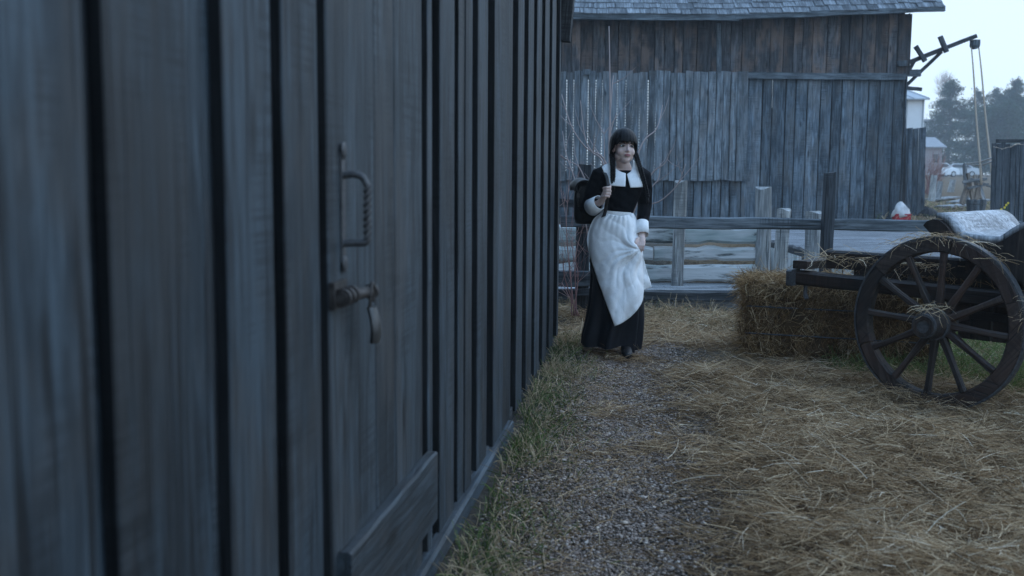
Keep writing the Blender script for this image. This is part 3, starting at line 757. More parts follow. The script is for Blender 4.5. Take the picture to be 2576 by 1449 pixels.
# timber trestle
tr = empty('timber_trestle', tuple(G(2450, 512, .38)), 'jumble of leaning timber legs and bars with ropes in the far yard', 'trestle')
TY = 25.0
for (xa, ya, xb, yb_, w, mt) in ((2417, 508, 2438, 452, .11, 'stake_wood'), (2445, 500, 2432, 436, .06, 'stake_wood'), (2462, 496, 2450, 442, .08, 'stake_wood'), (2476, 512, 2456, 452, .07, 'pale_plank'),
                              (2452, 498, 2464, 442, .09, 'stake_wood'), (2430, 500, 2424, 414, .06, 'pale_plank')):
    plank('leg', mt, tr, D(xa, ya + 6, TY), D(xb, yb_, TY + random.uniform(-.5, .5)), w, .10, FR)
for (xa, ya, xb, yb_, w) in ((2420, 458, 2482, 450, .06), (2432, 474, 2486, 463, .05), (2440, 450, 2492, 470, .05)):
    plank('bar', 'pale_plank', tr, D(xa, ya, TY - .1), D(xb, yb_, TY - .2), w, .06, FR)
for i, (pts, w, lab) in enumerate([(((2372, 523), (2428, 520)), .42, 'flat pale board lying on the grass in front of the trestle'), (((2428, 511), (2480, 506)), .5, 'wide flat pale board lying beside the leaning timber legs'),
                         (((2395, 512), (2440, 503)), .3, 'narrow flat board lying behind the other two'), (((2340, 505), (2400, 499)), .4, 'long flat plank lying far left by the short posts')]):
    a_, b_ = [G(*q, .4) for q in pts]
    tag(plank('loose_board', 'pale_plank', None, a_ + np.array([0, 0, .01]), b_ + np.array([0, 0, .03]), w, .04, (0, 0, 1)), lab, 'board', 'boards lying in the far yard')
for i, (x_q, yt, yb_, w, lab) in enumerate([(2347, 441, 502, 16, 'tall pale stub post furthest left in the far yard'), (2363, 456, 499, 14, 'leaning pale stub post in the middle of the far yard'),
                              (2395, 452, 480, 15, 'short dark stub post below the hoist ropes')]):
    Yd = (1.3 - .4) * F_PX / (yb_ - 428)
    sp_ = MB(); b0 = D(x_q - 4, yb_ + 4, Yd); t0 = D(x_q + 3, yt, Yd); r_ = w * Yd / F_PX / 2
    sp_.tube([b0, b0 * .6 + t0 * .4, t0], [r_ * 1.1, r_, r_ * .95], 12)
    tag(sp_.build('stub_post', 'log_wood', None, True, 50), lab, 'post', 'stub posts in the far yard')
# wooden tub
tb = empty('wooden_tub', tuple(G(2454, 545, .37)), 'tapered grey wooden tub of upright staves behind the cart seat', 'tub')
tc0 = G(2454, 547, .37); R0, R1, hT = .145, .175, .36
for k in range(18):
    a_ = 2 * math.pi * k / 18; b0 = tc0 + np.array([R0 * math.cos(a_), R0 * math.sin(a_), 0]); t0 = tc0 + np.array([R1 * math.cos(a_), R1 * math.sin(a_), hT + random.uniform(-.008, .008)])
    plank('stave', 'barn_panel', tb, b0, t0, .052, .02, (math.cos(a_), math.sin(a_), 0), segs=1, jit=.001, taper=1.15)
hp = MB()
for zz in (.07, .28):
    rr = R0 + (R1 - R0) * zz / hT + .021
    hp.tube([tc0 + np.array([rr * math.cos(q), rr * math.sin(q), zz]) for q in np.linspace(0, 2 * math.pi, 25)], .008, 5)
hp.build('hoop', 'iron', tb, True, world=True)
# red crate and plastic bag
rc = empty('red_crate', tuple(G(2268, 551, .37)), 'small red plastic crate on the ground at the barn corner', 'crate')
c0 = Vector(D(2268, 545, 20.2)); mb = MB()
mb.box((c0.x, c0.y - .1, c0.z - .02), (.27, .02, .12)); mb.box((c0.x, c0.y + .1, c0.z - .02), (.27, .02, .12)); mb.box((c0.x - .125, c0.y, c0.z - .02), (.02, .18, .118)); mb.box((c0.x + .125, c0.y, c0.z - .02), (.02, .18, .118)); mb.box((c0.x, c0.y, c0.z - .07), (.24, .18, .02))
mb.build('body', 'red_plastic', rc, world=True)
mb = MB(); mb.box((c0.x, c0.y - .1, c0.z + .045), (.285, .03, .02)); mb.box((c0.x, c0.y + .1, c0.z + .045), (.285, .03, .02)); mb.build('rim', 'red_plastic', rc, world=True)
rings = []
for i in range(9):
    t = i / 8; rr = .145 * (1 - t ** 2.4) + .018; ring = []
    for k in range(16):
        a_ = 2 * math.pi * k / 16; q = rr * (1 + .16 * math.sin(3 * a_ + 4 * t) + .1 * math.sin(5 * a_ - 3 * t)); ring.append((c0.x - .03 * t + q * math.cos(a_), c0.y + q * .7 * math.sin(a_), c0.z + .0 + .27 * t + .02 * math.sin(4 * a_ + 9 * t)))
    rings.append(ring)
tag(MB().loft(rings).build('plastic_bag', 'bag_plastic', None, True), 'crumpled pale plastic bag sitting in the red crate', 'bag')
# dark rock
mb = MB(); p = G(2332, 543, .36); rings = []
for i in range(7):
    t = i / 6; rr = (1 - t ** 2) ** .5 + .02
    rings.append([(p[0] + .22 * rr * (1 + .25 * math.sin(2 * a_ + 3 * t)) * math.cos(a_) - .03 * t, p[1] + .16 * rr * math.sin(a_), p[2] - .03 + .22 * t + .02 * math.sin(3 * a_)) for a_ in np.linspace(0, 2 * math.pi, 12, endpoint=False)])
tag(mb.loft(rings).build('dark_rock', 'dark_rock', None, False), 'dark rounded rock at the foot of the short board fence', 'rock')

# far buildings
ws = empty('white_shed', tuple(D(2270, 425, 42)), 'white metal shed with ribbed pitched roof seen past the barn corner', 'shed')
p0 = D(2323, 322, 42); p1 = D(2324, 250, 42); wxl = p0[0] - 4; mb = MB(); mb.box(((wxl + p0[0]) / 2, 44.5, (.4 + p1[2]) / 2), (p0[0] - wxl, 5, p1[2] - .4)); mb.build('wall', 'white_metal', ws, world=True)
ap = D(2262, 214, 42)
for k in range(6):
    pr = p0[0] - .06 - k * .62; mb = MB(); mb.box((pr, 41.985, (.4 + p1[2]) / 2), (.03, .03, p1[2] - .4)); mb.build('rib', 'metal_roof', ws, world=True)
mb = MB(); mb.prism([(p0[0] + .12, 41.8, p1[2] - .03), (p0[0] - .95, 44.5, ap[2] + .35), (wxl - .1, 44.5, ap[2] + .35), (wxl - .1, 41.8, p1[2] - .03)], (0, 0, .05)); mb.prism([(p0[0] + .12, 47.2, p1[2] - .03), (p0[0] - .95, 44.5, ap[2] + .35), (wxl - .1, 44.5, ap[2] + .35), (wxl - .1, 47.2, p1[2] - .03)], (0, 0, .05)); mb.prism([(p0[0] + .12, 41.8, p1[2]), (p0[0] + .12, 47.2, p1[2]), (p0[0] - .95, 44.5, ap[2] + .37)], (-.02, 0, 0))
rfo = mb.build('roof', 'metal_roof', ws, world=True)
for k in range(7):
    t = k / 6; a_ = Vector((p0[0] + .1 - t * 3.6, 41.8, p1[2] + .03)); b_ = Vector((p0[0] - .95 - t * 2.9, 44.5, ap[2] + .41)); mb = MB(); mb.tube([a_, b_], .025, 5); mb.build('seam', 'metal_roof', rfo, world=True)
ph_ = empty('far_house', tuple(D(2345, 436, 95)), 'small pinkish house half hidden by the red bush', 'house')
a_ = D(2335, 372, 95); b_ = D(2367, 436, 95); mb = MB(); mb.box(((a_[0] + b_[0]) / 2 - .3, 97, (a_[2] + b_[2]) / 2), (b_[0] - a_[0] + .6, 4, a_[2] - b_[2])); mb.build('wall', 'pink_wall', ph_, world=True)
mb = MB(); mb.prism([(a_[0] - 1, 94.7, a_[2]), (b_[0] + .3, 94.7, a_[2]), (b_[0] + .1, 97, a_[2] + .9), (a_[0] - 1, 97, a_[2] + .9)], (0, 0, .1)); mb.prism([(a_[0] - 1, 99.3, a_[2]), (b_[0] + .3, 99.3, a_[2]), (b_[0] + .1, 97, a_[2] + .9), (a_[0] - 1, 97, a_[2] + .9)], (0, 0, .1)); mb.build('roof', 'roof_tile', ph_, world=True)
mb = MB(); mb.box(((a_[0] + b_[0]) / 2 + .1, 94.98, (a_[2] + b_[2]) / 2 + .2), (.5, .06, .7)); mb.build('window', 'car_glass', ph_, world=True)
fh = empty('far_hall', tuple(D(2345, 436, 175)), 'long low grey building with a flat roof line in front of the left conifer', 'building')
a_ = D(2326, 302, 175); b_ = D(2360, 436, 175); mb = MB(); mb.box(((a_[0] + b_[0]) / 2, 178, (a_[2] + b_[2]) / 2 - .2), (b_[0] - a_[0], 5, a_[2] - b_[2] - .4)); mb.build('wall', 'grey_wall', fh, world=True)
mb = MB(); mb.box(((a_[0] + b_[0]) / 2, 178, a_[2]), (b_[0] - a_[0] + .8, 6, .35)); mb.build('roof', 'roof_tile', fh, world=True)

# parked cars, far away
def car(xc, ybase, Yd, mat, label, yaw):
    p = D(xc, ybase, Yd); p[2] = float(terr(p[0], p[1]))
    o = empty('parked_car', tuple(p), label, 'car', 'cars parked in front of the trees'); o.rotation_euler = (0, 0, yaw)
    prof = [(-2.1, .25), (-2.15, .65), (-1.95, .92), (-1.45, 1.0), (-.85, 1.42), (.55, 1.45), (1.35, .98), (2.0, .85), (2.15, .6), (2.1, .25)]
    rings = []
    for yy, k in ((-.85, .93), (-.8, 1), (.8, 1), (.85, .93)):
        rings.append([(x * (1 if k == 1 else .985), yy * (1 if z < 1.0 else .82), .25 + (z - .25) * (k if z > .9 else 1)) for x, z in prof])
    MB().loft(rings).build('body', mat, o, True, 30)
    for sy in (-1, 1):
        mb = MB(); mb.prism([(-1.25, sy * .795, 1.0), (-.82, sy * .70, 1.34), (.5, sy * .70, 1.36), (1.15, sy * .795, 1.0)], (0, sy * .02, 0)); mb.build('side_window', 'car_glass', o)
    mb = MB(); mb.prism([(1.31, -.66, 1.02), (1.31, .66, 1.02), (.66, .60, 1.41), (.66, -.60, 1.41)], (.03, 0, .02)); mb.build('windscreen', 'car_glass', o)
    mb = MB(); mb.prism([(-1.43, -.66, 1.03), (-1.43, .66, 1.03), (-.92, .60, 1.38), (-.92, -.60, 1.38)], (-.03, 0, .02)); mb.build('rear_window', 'car_glass', o)
    for sx in (-1.3, 1.32):
        for sy in (-.78, .78):
            mb = MB(); mb.tube([(sx, sy - .09, .31), (sx, sy + .09, .31)], .31, 18); w_ = mb.build('wheel', 'rubber', o, True, 40)
            mb = MB(); sg = 1 if sy > 0 else -1; mb.tube([(sx, sy + sg * .085, .31), (sx, sy + sg * .10, .31)], .19, 14); mb.build('rim', 'car_silver', w_, True, 40)
    for sy in (-.6, .6):
        mb = MB(); mb.ell((2.08, sy, .68), (.07, .16, .09)); mb.build('headlight', 'headlight_glass', o, True)
    return o
car(2358, 441, 112, 'car_white', 'white car parked further left in front of the trees', math.radians(20))
car(2410, 440, 118, 'car_silver', 'silver car parked right behind the hoist ropes', math.radians(165))

# ------------------------------------------------------------------ trees
def conifer(xc, ytop, ybase, Yd, half_px, label, dens=2600, cone=1.0, seed=0, trunk_show=0.08):
    r = np.random.default_rng(100 + seed); p = D(xc, ybase, Yd); zb = float(terr(p[0], p[1])); H = D(xc, ytop, Yd)[2] - zb; Rm = half_px * Yd / F_PX
    o = empty('conifer', (p[0], p[1], zb), label, 'tree', 'conifers beyond the yard')
    mb = MB(); mb.tube([(0, 0, 0), (.05, 0, H * .5), (0, 0, H * .97)], [H * .022, H * .014, .02], 8); mb.build('trunk', 'bark', o, True)
    P = []; T = []
    for b in range(int(80 * cone + 60)):
        t = trunk_show + (1 - trunk_show) * r.random() ** 0.9; zz = H * t; L = Rm * (1 - t) ** (0.58 * cone) * (0.55 + .55 * r.random()) + .12; az = r.random() * 6.283
        n = int(dens / 34 * (0.4 + L / Rm)); u = r.random(n) ** .7
        droop = -.18 * u * L + .10 * (u ** 2) * L
        px_ = np.cos(az) * u * L + r.normal(0, .10 * Rm * .5, n) * (0.4 + u * .6); py_ = np.sin(az) * u * L + r.normal(0, .10 * Rm * .5, n) * (0.4 + u * .6); pz_ = zz + droop + r.normal(0, .07 * Rm * .6, n)
        P.append(np.stack([px_, py_, pz_], 1)); T.append(np.full(n, r.random() * .6) + r.random(n) * .4)
    P = np.concatenate(P); T = np.concatenate(T); n = len(P)
    V, Q, k = strands(P, r.random(n) * 6.283, r.normal(-.2, .6, n), np.full(n, .045 * Rm + .03) * (0.6 + .7 * r.random(n)), np.full(n, .022 * Rm + .015), r.normal(0, .4, n), r.normal(.3, .3, n), seg=1, taper=.3)
    cr = fast_mesh('crown', V, Q, np.repeat(T, k), 'needles'); cr.parent = o
    return o
conifer(2383, 205, 440, 141, 95, 'dense conifer with bare treetops behind it left of the hoist ropes', 4200, .9, 1)
conifer(2448, 224, 440, 150, 73, 'loose topped conifer just right of the hoist ropes', 3600, .8, 2)
conifer(2497, 225, 440, 155, 80, 'middle conifer in the right hand tree group', 3600, .8, 3)
conifer(2545, 205, 440, 143, 97, 'tallest conifer with a pointed top nearest the right edge', 4600, .95, 4)
conifer(2470, 262, 440, 134, 110, 'low bushy conifer in front of the taller trees', 3600, .5, 5)
conifer(2528, 258, 440, 131, 110, 'low dark conifer behind the dark board screen', 3600, .5, 6)
conifer(2620, 225, 440, 149, 97, 'conifer cut by the right edge of the picture', 3600, .8, 7)
conifer(2330, 330, 440, 160, 54, 'small far conifer right behind the board fence', 2000, .7, 8)

def bare(name, base, paths, rads, mat, label, cat, group=None, twigs=0, tw_len=.3, spread=.6, seed=0, twmat=None):
    """bare shrub or tree: stems through given points, each with side twigs"""
    r = np.random.default_rng(seed); o = empty(name, tuple(base), label, cat, group)
    st = MB(); tint = []; tg = MB(); tt = []
    for pts, rd in zip(paths, rads):
        c = bez(pts, 6); n = len(c); n0 = len(st.v); st.tube(c, [rd * (1 - .75 * i / (n - 1)) for i in range(n)], 6)
        tint += list(np.linspace(.2, 1, len(st.v) - n0) * .7 + r.random() * .3)
        for q in range(twigs):
            i = r.integers(n // 4, n - 1); d0 = c[min(i + 1, n - 1)] - c[i - 1]; d0 /= np.linalg.norm(d0) + 1e-9; d1 = d0 + r.normal(0, spread, 3); d1 /= np.linalg.norm(d1); L = tw_len * (.4 + r.random())
            n1 = len(tg.v); e0 = c[i] + d1 * L * .5; e1_ = c[i] + d1 * L + np.array([0, 0, .12 * L]) + r.normal(0, .06 * L, 3)
            tg.tube([c[i], e0, e1_], [rd * .35, rd * .25, rd * .12], 4, cap=False); tt += [r.random()] * (len(tg.v) - n1)
    so = st.build('stem', mat, o, True, world=True); at = so.data.attributes.new('tint', 'FLOAT', 'POINT'); at.data.foreach_set('value', np.array(tint, np.float32))
    if tg.v:
        to = tg.build('twigs', twmat or mat, o, True, world=True); at = to.data.attributes.new('tint', 'FLOAT', 'POINT'); at.data.foreach_set('value', np.array(tt, np.float32)); to['kind'] = 'stuff'
    return o
# bare tall trees behind the first conifer
for i, (xq, yt, lab) in enumerate([(2369, 190, 'thin bare treetop left above the dense conifer'), (2381, 183, 'thin bare treetop right above the dense conifer')]):
    b = D(xq, 436, 165); t = D(xq + 1, yt, 165); b[2] = .7
    bare('bare_tree', b, [[b, b * .5 + t * .5, t]] + [[b * .45 + t * .55, b * .2 + t * .8 + np.array([s_, 0, .2]), t + np.array([s_ * 1.2, 0, -.3 - abs(s_)])] for s_ in (-.5, .45, -.25, .3)], [.12] + [.05] * 4, 'grey_twig', lab, 'tree', 'bare trees', 40, 1.2, .5, i)
# red bush in the far yard
rb = D(2338, 455, 40); rb[2] = .45
pts = []
for k in range(26):
    a_ = random.uniform(0, 6.28); h_ = random.uniform(.7, 1.5); r_ = random.uniform(.15, .75); bx_ = rb + np.array([random.uniform(-.3, .3), random.uniform(-.3, .3), 0])
    pts.append([bx_, bx_ + np.array([.4 * r_ * math.cos(a_), .4 * r_ * math.sin(a_), h_ * .5]), bx_ + np.array([r_ * math.cos(a_), r_ * math.sin(a_), h_])])
bare('red_bush', rb, pts, [.016] * len(pts), 'red_twig', 'bare reddish bush in the far yard beside the board fence', 'bush', None, 14, .45, .6, 5)

# ------------------------------------------------------------------ pale pink shrub behind the woman
SY = 9.05
def S3(x, y, dy=0): return D(x, y, SY + dy)
base = S3(1512, 792); base[2] = 0
mid = lambda x, y, d=0: S3(x, y, d)
stems = [
 [S3(1508, 800), mid(1530, 640, .1), mid(1524, 470), mid(1521, 408), mid(1519, 323)],
 [S3(1512, 800), mid(1540, 600), mid(1537, 420, .1), mid(1535, 316, .1), mid(1534, 182, .15), mid(1532, 66, .2)],
 [S3(1514, 800), mid(1543, 600, -.05), mid(1532, 380), mid(1539, 234, .05), mid(1543, 190, .1)],
 [S3(1506, 800), mid(1545, 560, .1), mid(1524, 410, .1), mid(1474, 371, .15), mid(1437, 316, .2), mid(1413, 238, .3)],
 [S3(1516, 800), mid(1550, 580), mid(1519, 416, -.05), mid(1489, 382), mid(1471, 342, .05), mid(1460, 253, .1)],
 [S3(1520, 800), mid(1560, 600, .1), mid(1608, 379, .2), mid(1652, 323, .25), mid(1667, 264, .3)],
 [S3(1522, 800), mid(1570, 600), mid(1632, 449, -.1), mid(1671, 412, -.15), mid(1687, 378, -.2)],
 [S3(1524, 800), mid(1580, 600, -.1), mid(1630, 486, -.1), mid(1656, 450, -.1), mid(1661, 410, -.1)],
 [S3(1526, 800), mid(1570, 620, -.1), mid(1619, 527, -.15), mid(1663, 504, -.2), mid(1704, 464, -.25), mid(1725, 412, -.3)],
 [S3(1500, 800), mid(1500, 560, .05), mid(1463, 432, .1), mid(1430, 405, .2), mid(1400, 384, .25)],
 [S3(1498, 800), mid(1480, 600), mid(1448, 460), mid(1425, 390, .1), mid(1415, 330, .2)]]
bare('pale_shrub', base, stems, [.010, .013, .010, .011, .010, .010, .009, .009, .010, .009, .008], 'grey_twig', 'bare shrub with long arching pale pink shoots behind the woman', 'shrub', None, 3, .22, .5, 9)
b2 = S3(1447, 792); b2[2] = 0
st2 = []
for k, (x1, y1, x2, y2) in enumerate([(1430, 640, 1418, 480), (1440, 660, 1402, 585), (1448, 640, 1470, 560), (1432, 600, 1400, 500), (1425, 560, 1435, 400), (1410, 600, 1392, 470), (1440, 600, 1475, 640), (1425, 620, 1470, 665), (1415, 640, 1395, 660), (1428, 520, 1396, 430), (1418, 700, 1470, 620)]):
    st2.append([S3(1438 + 2 * k, 795), S3(x1 + 6, (y1 + 760) / 2, .05), S3(x1, y1, random.uniform(-.1, .2)), S3(x2, y2, random.uniform(-.1, .3))])
bare('red_shrub', b2, st2[::2], [.0055] * len(st2[::2]), 'red_twig', 'low tangled reddish shrub beside the dark fence post at the shed corner', 'shrub', None, 12, .28, .55, 12)

# ================================================================== THE WOMAN
PY = 7.6
def Q(x, y, dy=0.0): return Vector(D(x, y, PY + dy))
MM = PY / F_PX                                    # metres per survey pixel at her distance
feet = Vector((D(1555, 880, PY)[0], PY, 0))
woman = empty('person', tuple(feet), 'woman in long black dress with white collar and apron walking past the shed', 'person')

def capsule(mb, pts, rads, n=12):
    """tapered limb with rounded ends"""
    pts = [Vector(p) for p in pts]; d0 = (pts[0] - pts[1]).normalized(); d1 = (pts[-1] - pts[-2]).normalized()
    P = [pts[0] + d0 * rads[0] * .9, pts[0] + d0 * rads[0] * .6] + pts + [pts[-1] + d1 * rads[-1] * .6, pts[-1] + d1 * rads[-1] * .9]
    Rr = [rads[0] * .35, rads[0] * .78] + list(rads) + [rads[-1] * .78, rads[-1] * .35]
    mb.tube(P, Rr, n)
def remesh(mb, name, mats, parent, voxel=.005, smooth=4, deform=None):
    me = mb.mesh(name + '_src'); o = bpy.data.objects.new(name + '_src', me); COL.objects.link(o)
    md = o.modifiers.new('r', 'REMESH'); md.mode = 'VOXEL'; md.voxel_size = voxel
    ms = o.modifiers.new('s', 'SMOOTH'); ms.iterations = smooth; ms.factor = .5
    dg = bpy.context.evaluated_depsgraph_get(); dg.update()
    me2 = bpy.data.meshes.new_from_object(o.evaluated_get(dg)); me2.name = name
    bpy.data.objects.remove(o); bpy.data.meshes.remove(me)
    if deform:
        co = np.zeros(len(me2.vertices) * 3, np.float32); me2.vertices.foreach_get('co', co); co = co.reshape(-1, 3); co = deform(co)
        me2.vertices.foreach_set('co', co.astype(np.float32).ravel()); me2.update()
    me2.materials.clear()
    for q in (mats if isinstance(mats, list) else [mats]): me2.materials.append(M(q))
    me2.shade_smooth(); o2 = bpy.data.objects.new(name, me2); COL.objects.link(o2); wpar(o2, parent); return o2

# head frame: faces the camera, turned a little to the picture's right
HC = Q(1569, 370, 0.0)                            # centre of the head
yaw, tilt = math.radians(13), math.radians(3)
HR = Matrix.Rotation(yaw, 3, 'Z') @ Matrix.Rotation(tilt, 3, 'Y') @ Matrix.Rotation(math.radians(-3), 3, 'X')
def hp_(x, y, z): return HC + HR @ Vector((x, y, z))
body = MB()
body.ell(hp_(0, .012, .030), (.073, .090, .088), 20, 14, HR)
body.ell(hp_(0, -.024, -.030), (.060, .066, .084), 20, 14, HR)
body.ell(hp_(0, -.050, -.090), (.032, .032, .026), 14, 10, HR)
for sx in (-1, 1):
    body.ell(hp_(sx * .036, -.046, -.036), (.030, .034, .034), 12, 8, HR)        # cheeks
    body.ell(hp_(sx * .040, -.010, -.068), (.026, .045, .032), 12, 8, HR)        # jaw
    body.ell(hp_(sx * .071, .010, -.012), (.010, .020, .030), 10, 8, HR)         # ears
capsule(body, [hp_(0, -.084, .012), hp_(0, -.098, -.018), hp_(0, -.102, -.030)], [.008, .009, .0115])
body.ell(hp_(0, -.090, -.034), (.017, .012, .008), 10, 8, HR)
body.ell(hp_(0, -.082, -.060), (.022, .014, .010), 12, 8, HR)                    # mouth swell
capsule(body, [hp_(0, .012, -.05), hp_(0, .018, -.10), Q(1571, 424, .03)], [.052, .047, .052], 14)
# torso, shoulders, legs under the dress
def ering(c, rx, ry, n=20, rot=0.0): return [Vector((c.x + rx * math.cos(a), c.y + ry * math.sin(a), c.z)) for a in np.linspace(0, 2 * math.pi, n, endpoint=False)]
tors = [(1566, 419, .045, .045, .04), (1566, 431, .03, .125, .06), (1564, 447, .02, .150, .08), (1561, 470, .005, .138, .092), (1558, 500, .0, .118, .082), (1553, 537, .0, .100, .075), (1547, 570, .0, .135, .095), (1545, 600, .0, .140, .1)]
body.loft([ering(Q(x, y, d), rx, ry) for x, y, d, rx, ry in tors])
capsule(body, [Q(1530, 590, .02), Q(1520, 720, .10), Q(1505, 838, .22), Q(1503, 852, .22)], [.085, .06, .045, .05])
capsule(body, [Q(1568, 590, .0), Q(1574, 725, -.14), Q(1578, 845, -.03), Q(1578, 870, -.05)], [.085, .06, .042, .05])
# arms
SHR, ELR, WRR = Q(1511, 440, .02), Q(1478, 528, .03), Q(1514, 506, -.14)
SHL, ELL, WRL = Q(1617, 441, .02), Q(1622, 518, .06), Q(1615, 591, -.105)
capsule(body, [SHR, ELR, WRR], [.045, .036, .024]); capsule(body, [SHL, ELL, WRL], [.045, .036, .024])
# right hand: a fist closed on the strap in front of the chest
def finger(pts, r0, r1): capsule(body, [Q(*p) for p in pts], list(np.linspace(r0, r1, len(pts))), 8)
palmR = [Q(1514, 506, -.14), Q(1521, 494, -.165), Q(1526, 482, -.175)]
capsule(body, palmR, [.022, .028, .026], 12)
for k, (yy, dx) in enumerate([(471.5, 1.5), (479, 2.0), (486.5, 1.2), (493.5, -.8)]):
    ln = (1.0, 1.06, 1.0, .85)[k]
    finger([(1517 + dx, yy + 2, -.192), (1525 + dx, yy, -.213), (1525 + dx + 8 * ln, yy + .5, -.210), (1525 + dx + 9 * ln, yy + 2, -.186), (1527 + dx, yy + 3, -.172)], .0098, .0080)
finger([(1520, 495, -.18), (1527, 484, -.205), (1532, 474, -.205), (1536, 468, -.198)], .0115, .009)
# left hand: fingers pinching the lifted apron
capsule(body, [Q(1615, 591, -.105), Q(1614, 602, -.135), Q(1612, 611, -.155)], [.022, .028, .025], 12)
for k, (x0, x1, yy) in enumerate([(1605, 1600, 629), (1610, 1605, 632), (1615, 1611, 633), (1620, 1617, 629)]):
    finger([(x0 + 1, 608, -.165), (x0 - 1, 618, -.185), (x1, 626, -.182), (x1 + 1.5, yy, -.165)], .0098, .0078)
finger([(1604, 600, -.155), (1598, 610, -.185), (1595, 618, -.192), (1596, 626, -.186)], .0108, .0088)
def sockets(co):
    inv = np.array(HR.transposed()); L = (co - np.array(HC)) @ inv.T
    for sx in (-1, 1):
        d2 = ((L[:, 0] - sx * .033) / .017) ** 2 + ((L[:, 2] - .000) / .010) ** 2
        push = .0075 * np.exp(-d2) * (L[:, 1] < -.03)
        L[:, 1] += push
    d2 = (L[:, 0] / .022) ** 2 + ((L[:, 2] + .0615) / .0022) ** 2
    L[:, 1] += .004 * np.exp(-d2) * (L[:, 1] < -.05)
    out = L @ inv + np.array(HC)
    return out
bodyo = remesh(body, 'body', 'skin', woman, .0042, 3, sockets)
def face_y(x, z, pad=0.0):
    """depth of the face surface at head-local x, z"""
    best = 0
    for (c, r) in (((0, .012, .030), (.073, .090, .088)), ((0, -.024, -.030), (.060, .066, .084)), ((0, -.050, -.090), (.032, .032, .026))):
        k = 1 - ((x - c[0]) / r[0]) ** 2 - ((z - c[2]) / r[2]) ** 2
        if k > 0: best = min(best, c[1] - r[1] * math.sqrt(k))
    return best - pad
for sx in (-1, 1):
    ex, ez = sx * .033, .0
    mb = MB(); yy = face_y(ex, ez); mb.ell(hp_(ex, yy + .004, ez), (.0150, .008, .0085), 14, 8, HR); ey = mb.build('eye', 'eye_white', woman, True, world=True)
    mb = MB(); mb.ell(hp_(ex + .002, yy - .0025, ez + .0005), (.0085, .0038, .0080), 12, 8, HR); mb.build('iris', 'eye_iris', ey, True, world=True)
    mb = MB(); mb.tube([hp_(ex + q, face_y(ex + q, ez + .0075) - .001, ez + .0075 - 30 * q * q) for q in np.linspace(-.016, .016, 7)], .0030, 6); mb.build('eyelash', 'eye_iris', woman, True, world=True)
    mb = MB(); mb.tube([hp_(ex + q, face_y(ex + q, ez + .022) - .001, ez + .022 - 18 * q * q) for q in np.linspace(-.019, .019, 7)], .0030, 6); mb.build('eyebrow', 'eye_iris', woman, True, world=True)
mb = MB()
for zo, th in ((-.0575, .0050), (-.0665, .0058)):
    pts = [hp_(q, -.0985 + 9 * q * q - (.001 if zo < -.06 else 0), zo - (6 * q * q if zo > -.06 else -7 * q * q)) for q in np.linspace(-.021, .021, 9)]
    mb.tube(pts, [th * (1 - (abs(q) / .024) ** 2 * .9) for q in np.linspace(-.021, .021, 9)], 8)
mb.build('mouth', 'lips', woman, True, world=True)

# hair: cap with fringe and two plaits
nA, nB = 72, 22; P = []
for j in range(nB + 1):
    row = []
    for i in range(nA):
        a = 2 * math.pi * i / nA                    # a = 0 faces the camera side of the head
        fr = math.cos(a)
        zlow = np.interp(abs((a + math.pi) % (2 * math.pi) - math.pi), [0, .62, .90, 1.15, 1.45, 1.7, 2.4, 3.15], [.029, .027, .012, -.010, -.036, -.048, -.085, -.095])
        zlow += .005 * math.sin(17 * a) + .003 * math.sin(41 * a)
        ztop = .128; th = j / nB
        z = ztop + (zlow - ztop) * th ** 1.25
        k = max(0.0, 1 - ((z - .022) / .107) ** 2) if z > .022 else 1 - .35 * ((z - .022) / .12) ** 2
        wv = 1 + .012 * math.sin(23 * a + 3 * th) + .008 * math.sin(47 * a)
        rx, ry = .090 * math.sqrt(k) * wv, .106 * math.sqrt(k) * wv
        row.append(hp_(rx * math.sin(a), .010 - ry * math.cos(a), z))
    P.append(row)
mb = MB(); mb.grid(P, closed=True); hair = mb.build('hair', 'hair', woman, True, world=True)
sm = hair.modifiers.new('sol', 'SOLIDIFY'); sm.thickness = .008; sm.offset = -1
mb = MB()                                           # loose strands over the cap and fringe
for k in range(150):
    a = random.uniform(-3.1, 3.1); zl = float(np.interp(abs(a), [0, .62, .90, 1.15, 1.45, 1.7, 3.15], [.022, .021, .008, -.014, -.040, -.052, -.09])) + random.uniform(-.01, .008)
    pts = []
    for t in np.linspace(0.12, 1, 7):
        z = .126 + (zl - .126) * t ** 1.25; kk = max(0.0, 1 - ((z - .022) / .107) ** 2) if z > .022 else 1 - .35 * ((z - .022) / .12) ** 2
        aa = a + .08 * math.sin(3 * t + k); pts.append(hp_(.0925 * math.sqrt(kk) * math.sin(aa), .010 - .1085 * math.sqrt(kk) * math.cos(aa), z))
    mb.tube(pts, [.0012, .0022, .0026, .0026, .0024, .002, .001], 5)
mb.build('hair_strands', 'hair', hair, True, world=True)
def plait(path, r, name='plait'):
    c = bez(path, 26); mb = MB(); n = len(c); L = sum((Vector(c[i + 1]) - Vector(c[i])).length for i in range(n - 1)); turns = L / .052
    for s_ in range(3):
        pts = []; rr = []
        for i in range(n):
            t = i / (n - 1); ph = 2 * math.pi * (turns * t) + 2 * math.pi * s_ / 3
            pts.append(Vector(c[i]) + Vector((r * .75 * math.sin(ph), r * .55 * math.sin(2 * ph), 0))); rr.append(r * .66 * (1 - .35 * t))
        mb.tube(pts, rr, 8)
    mb.tube([Vector(c[-1]), Vector(c[-1]) + Vector((.002, 0, -.03)), Vector(c[-1]) + Vector((.004, 0, -.055))], [r * .6, r * .75, r * .2], 8)
    return mb.build(name, 'hair', woman, True, world=True)
plait([Q(1539, 388, .0), Q(1541, 408, -.045), Q(1542, 430, -.085), Q(1542, 452, -.100), Q(1543, 462, -.105)], .0155)
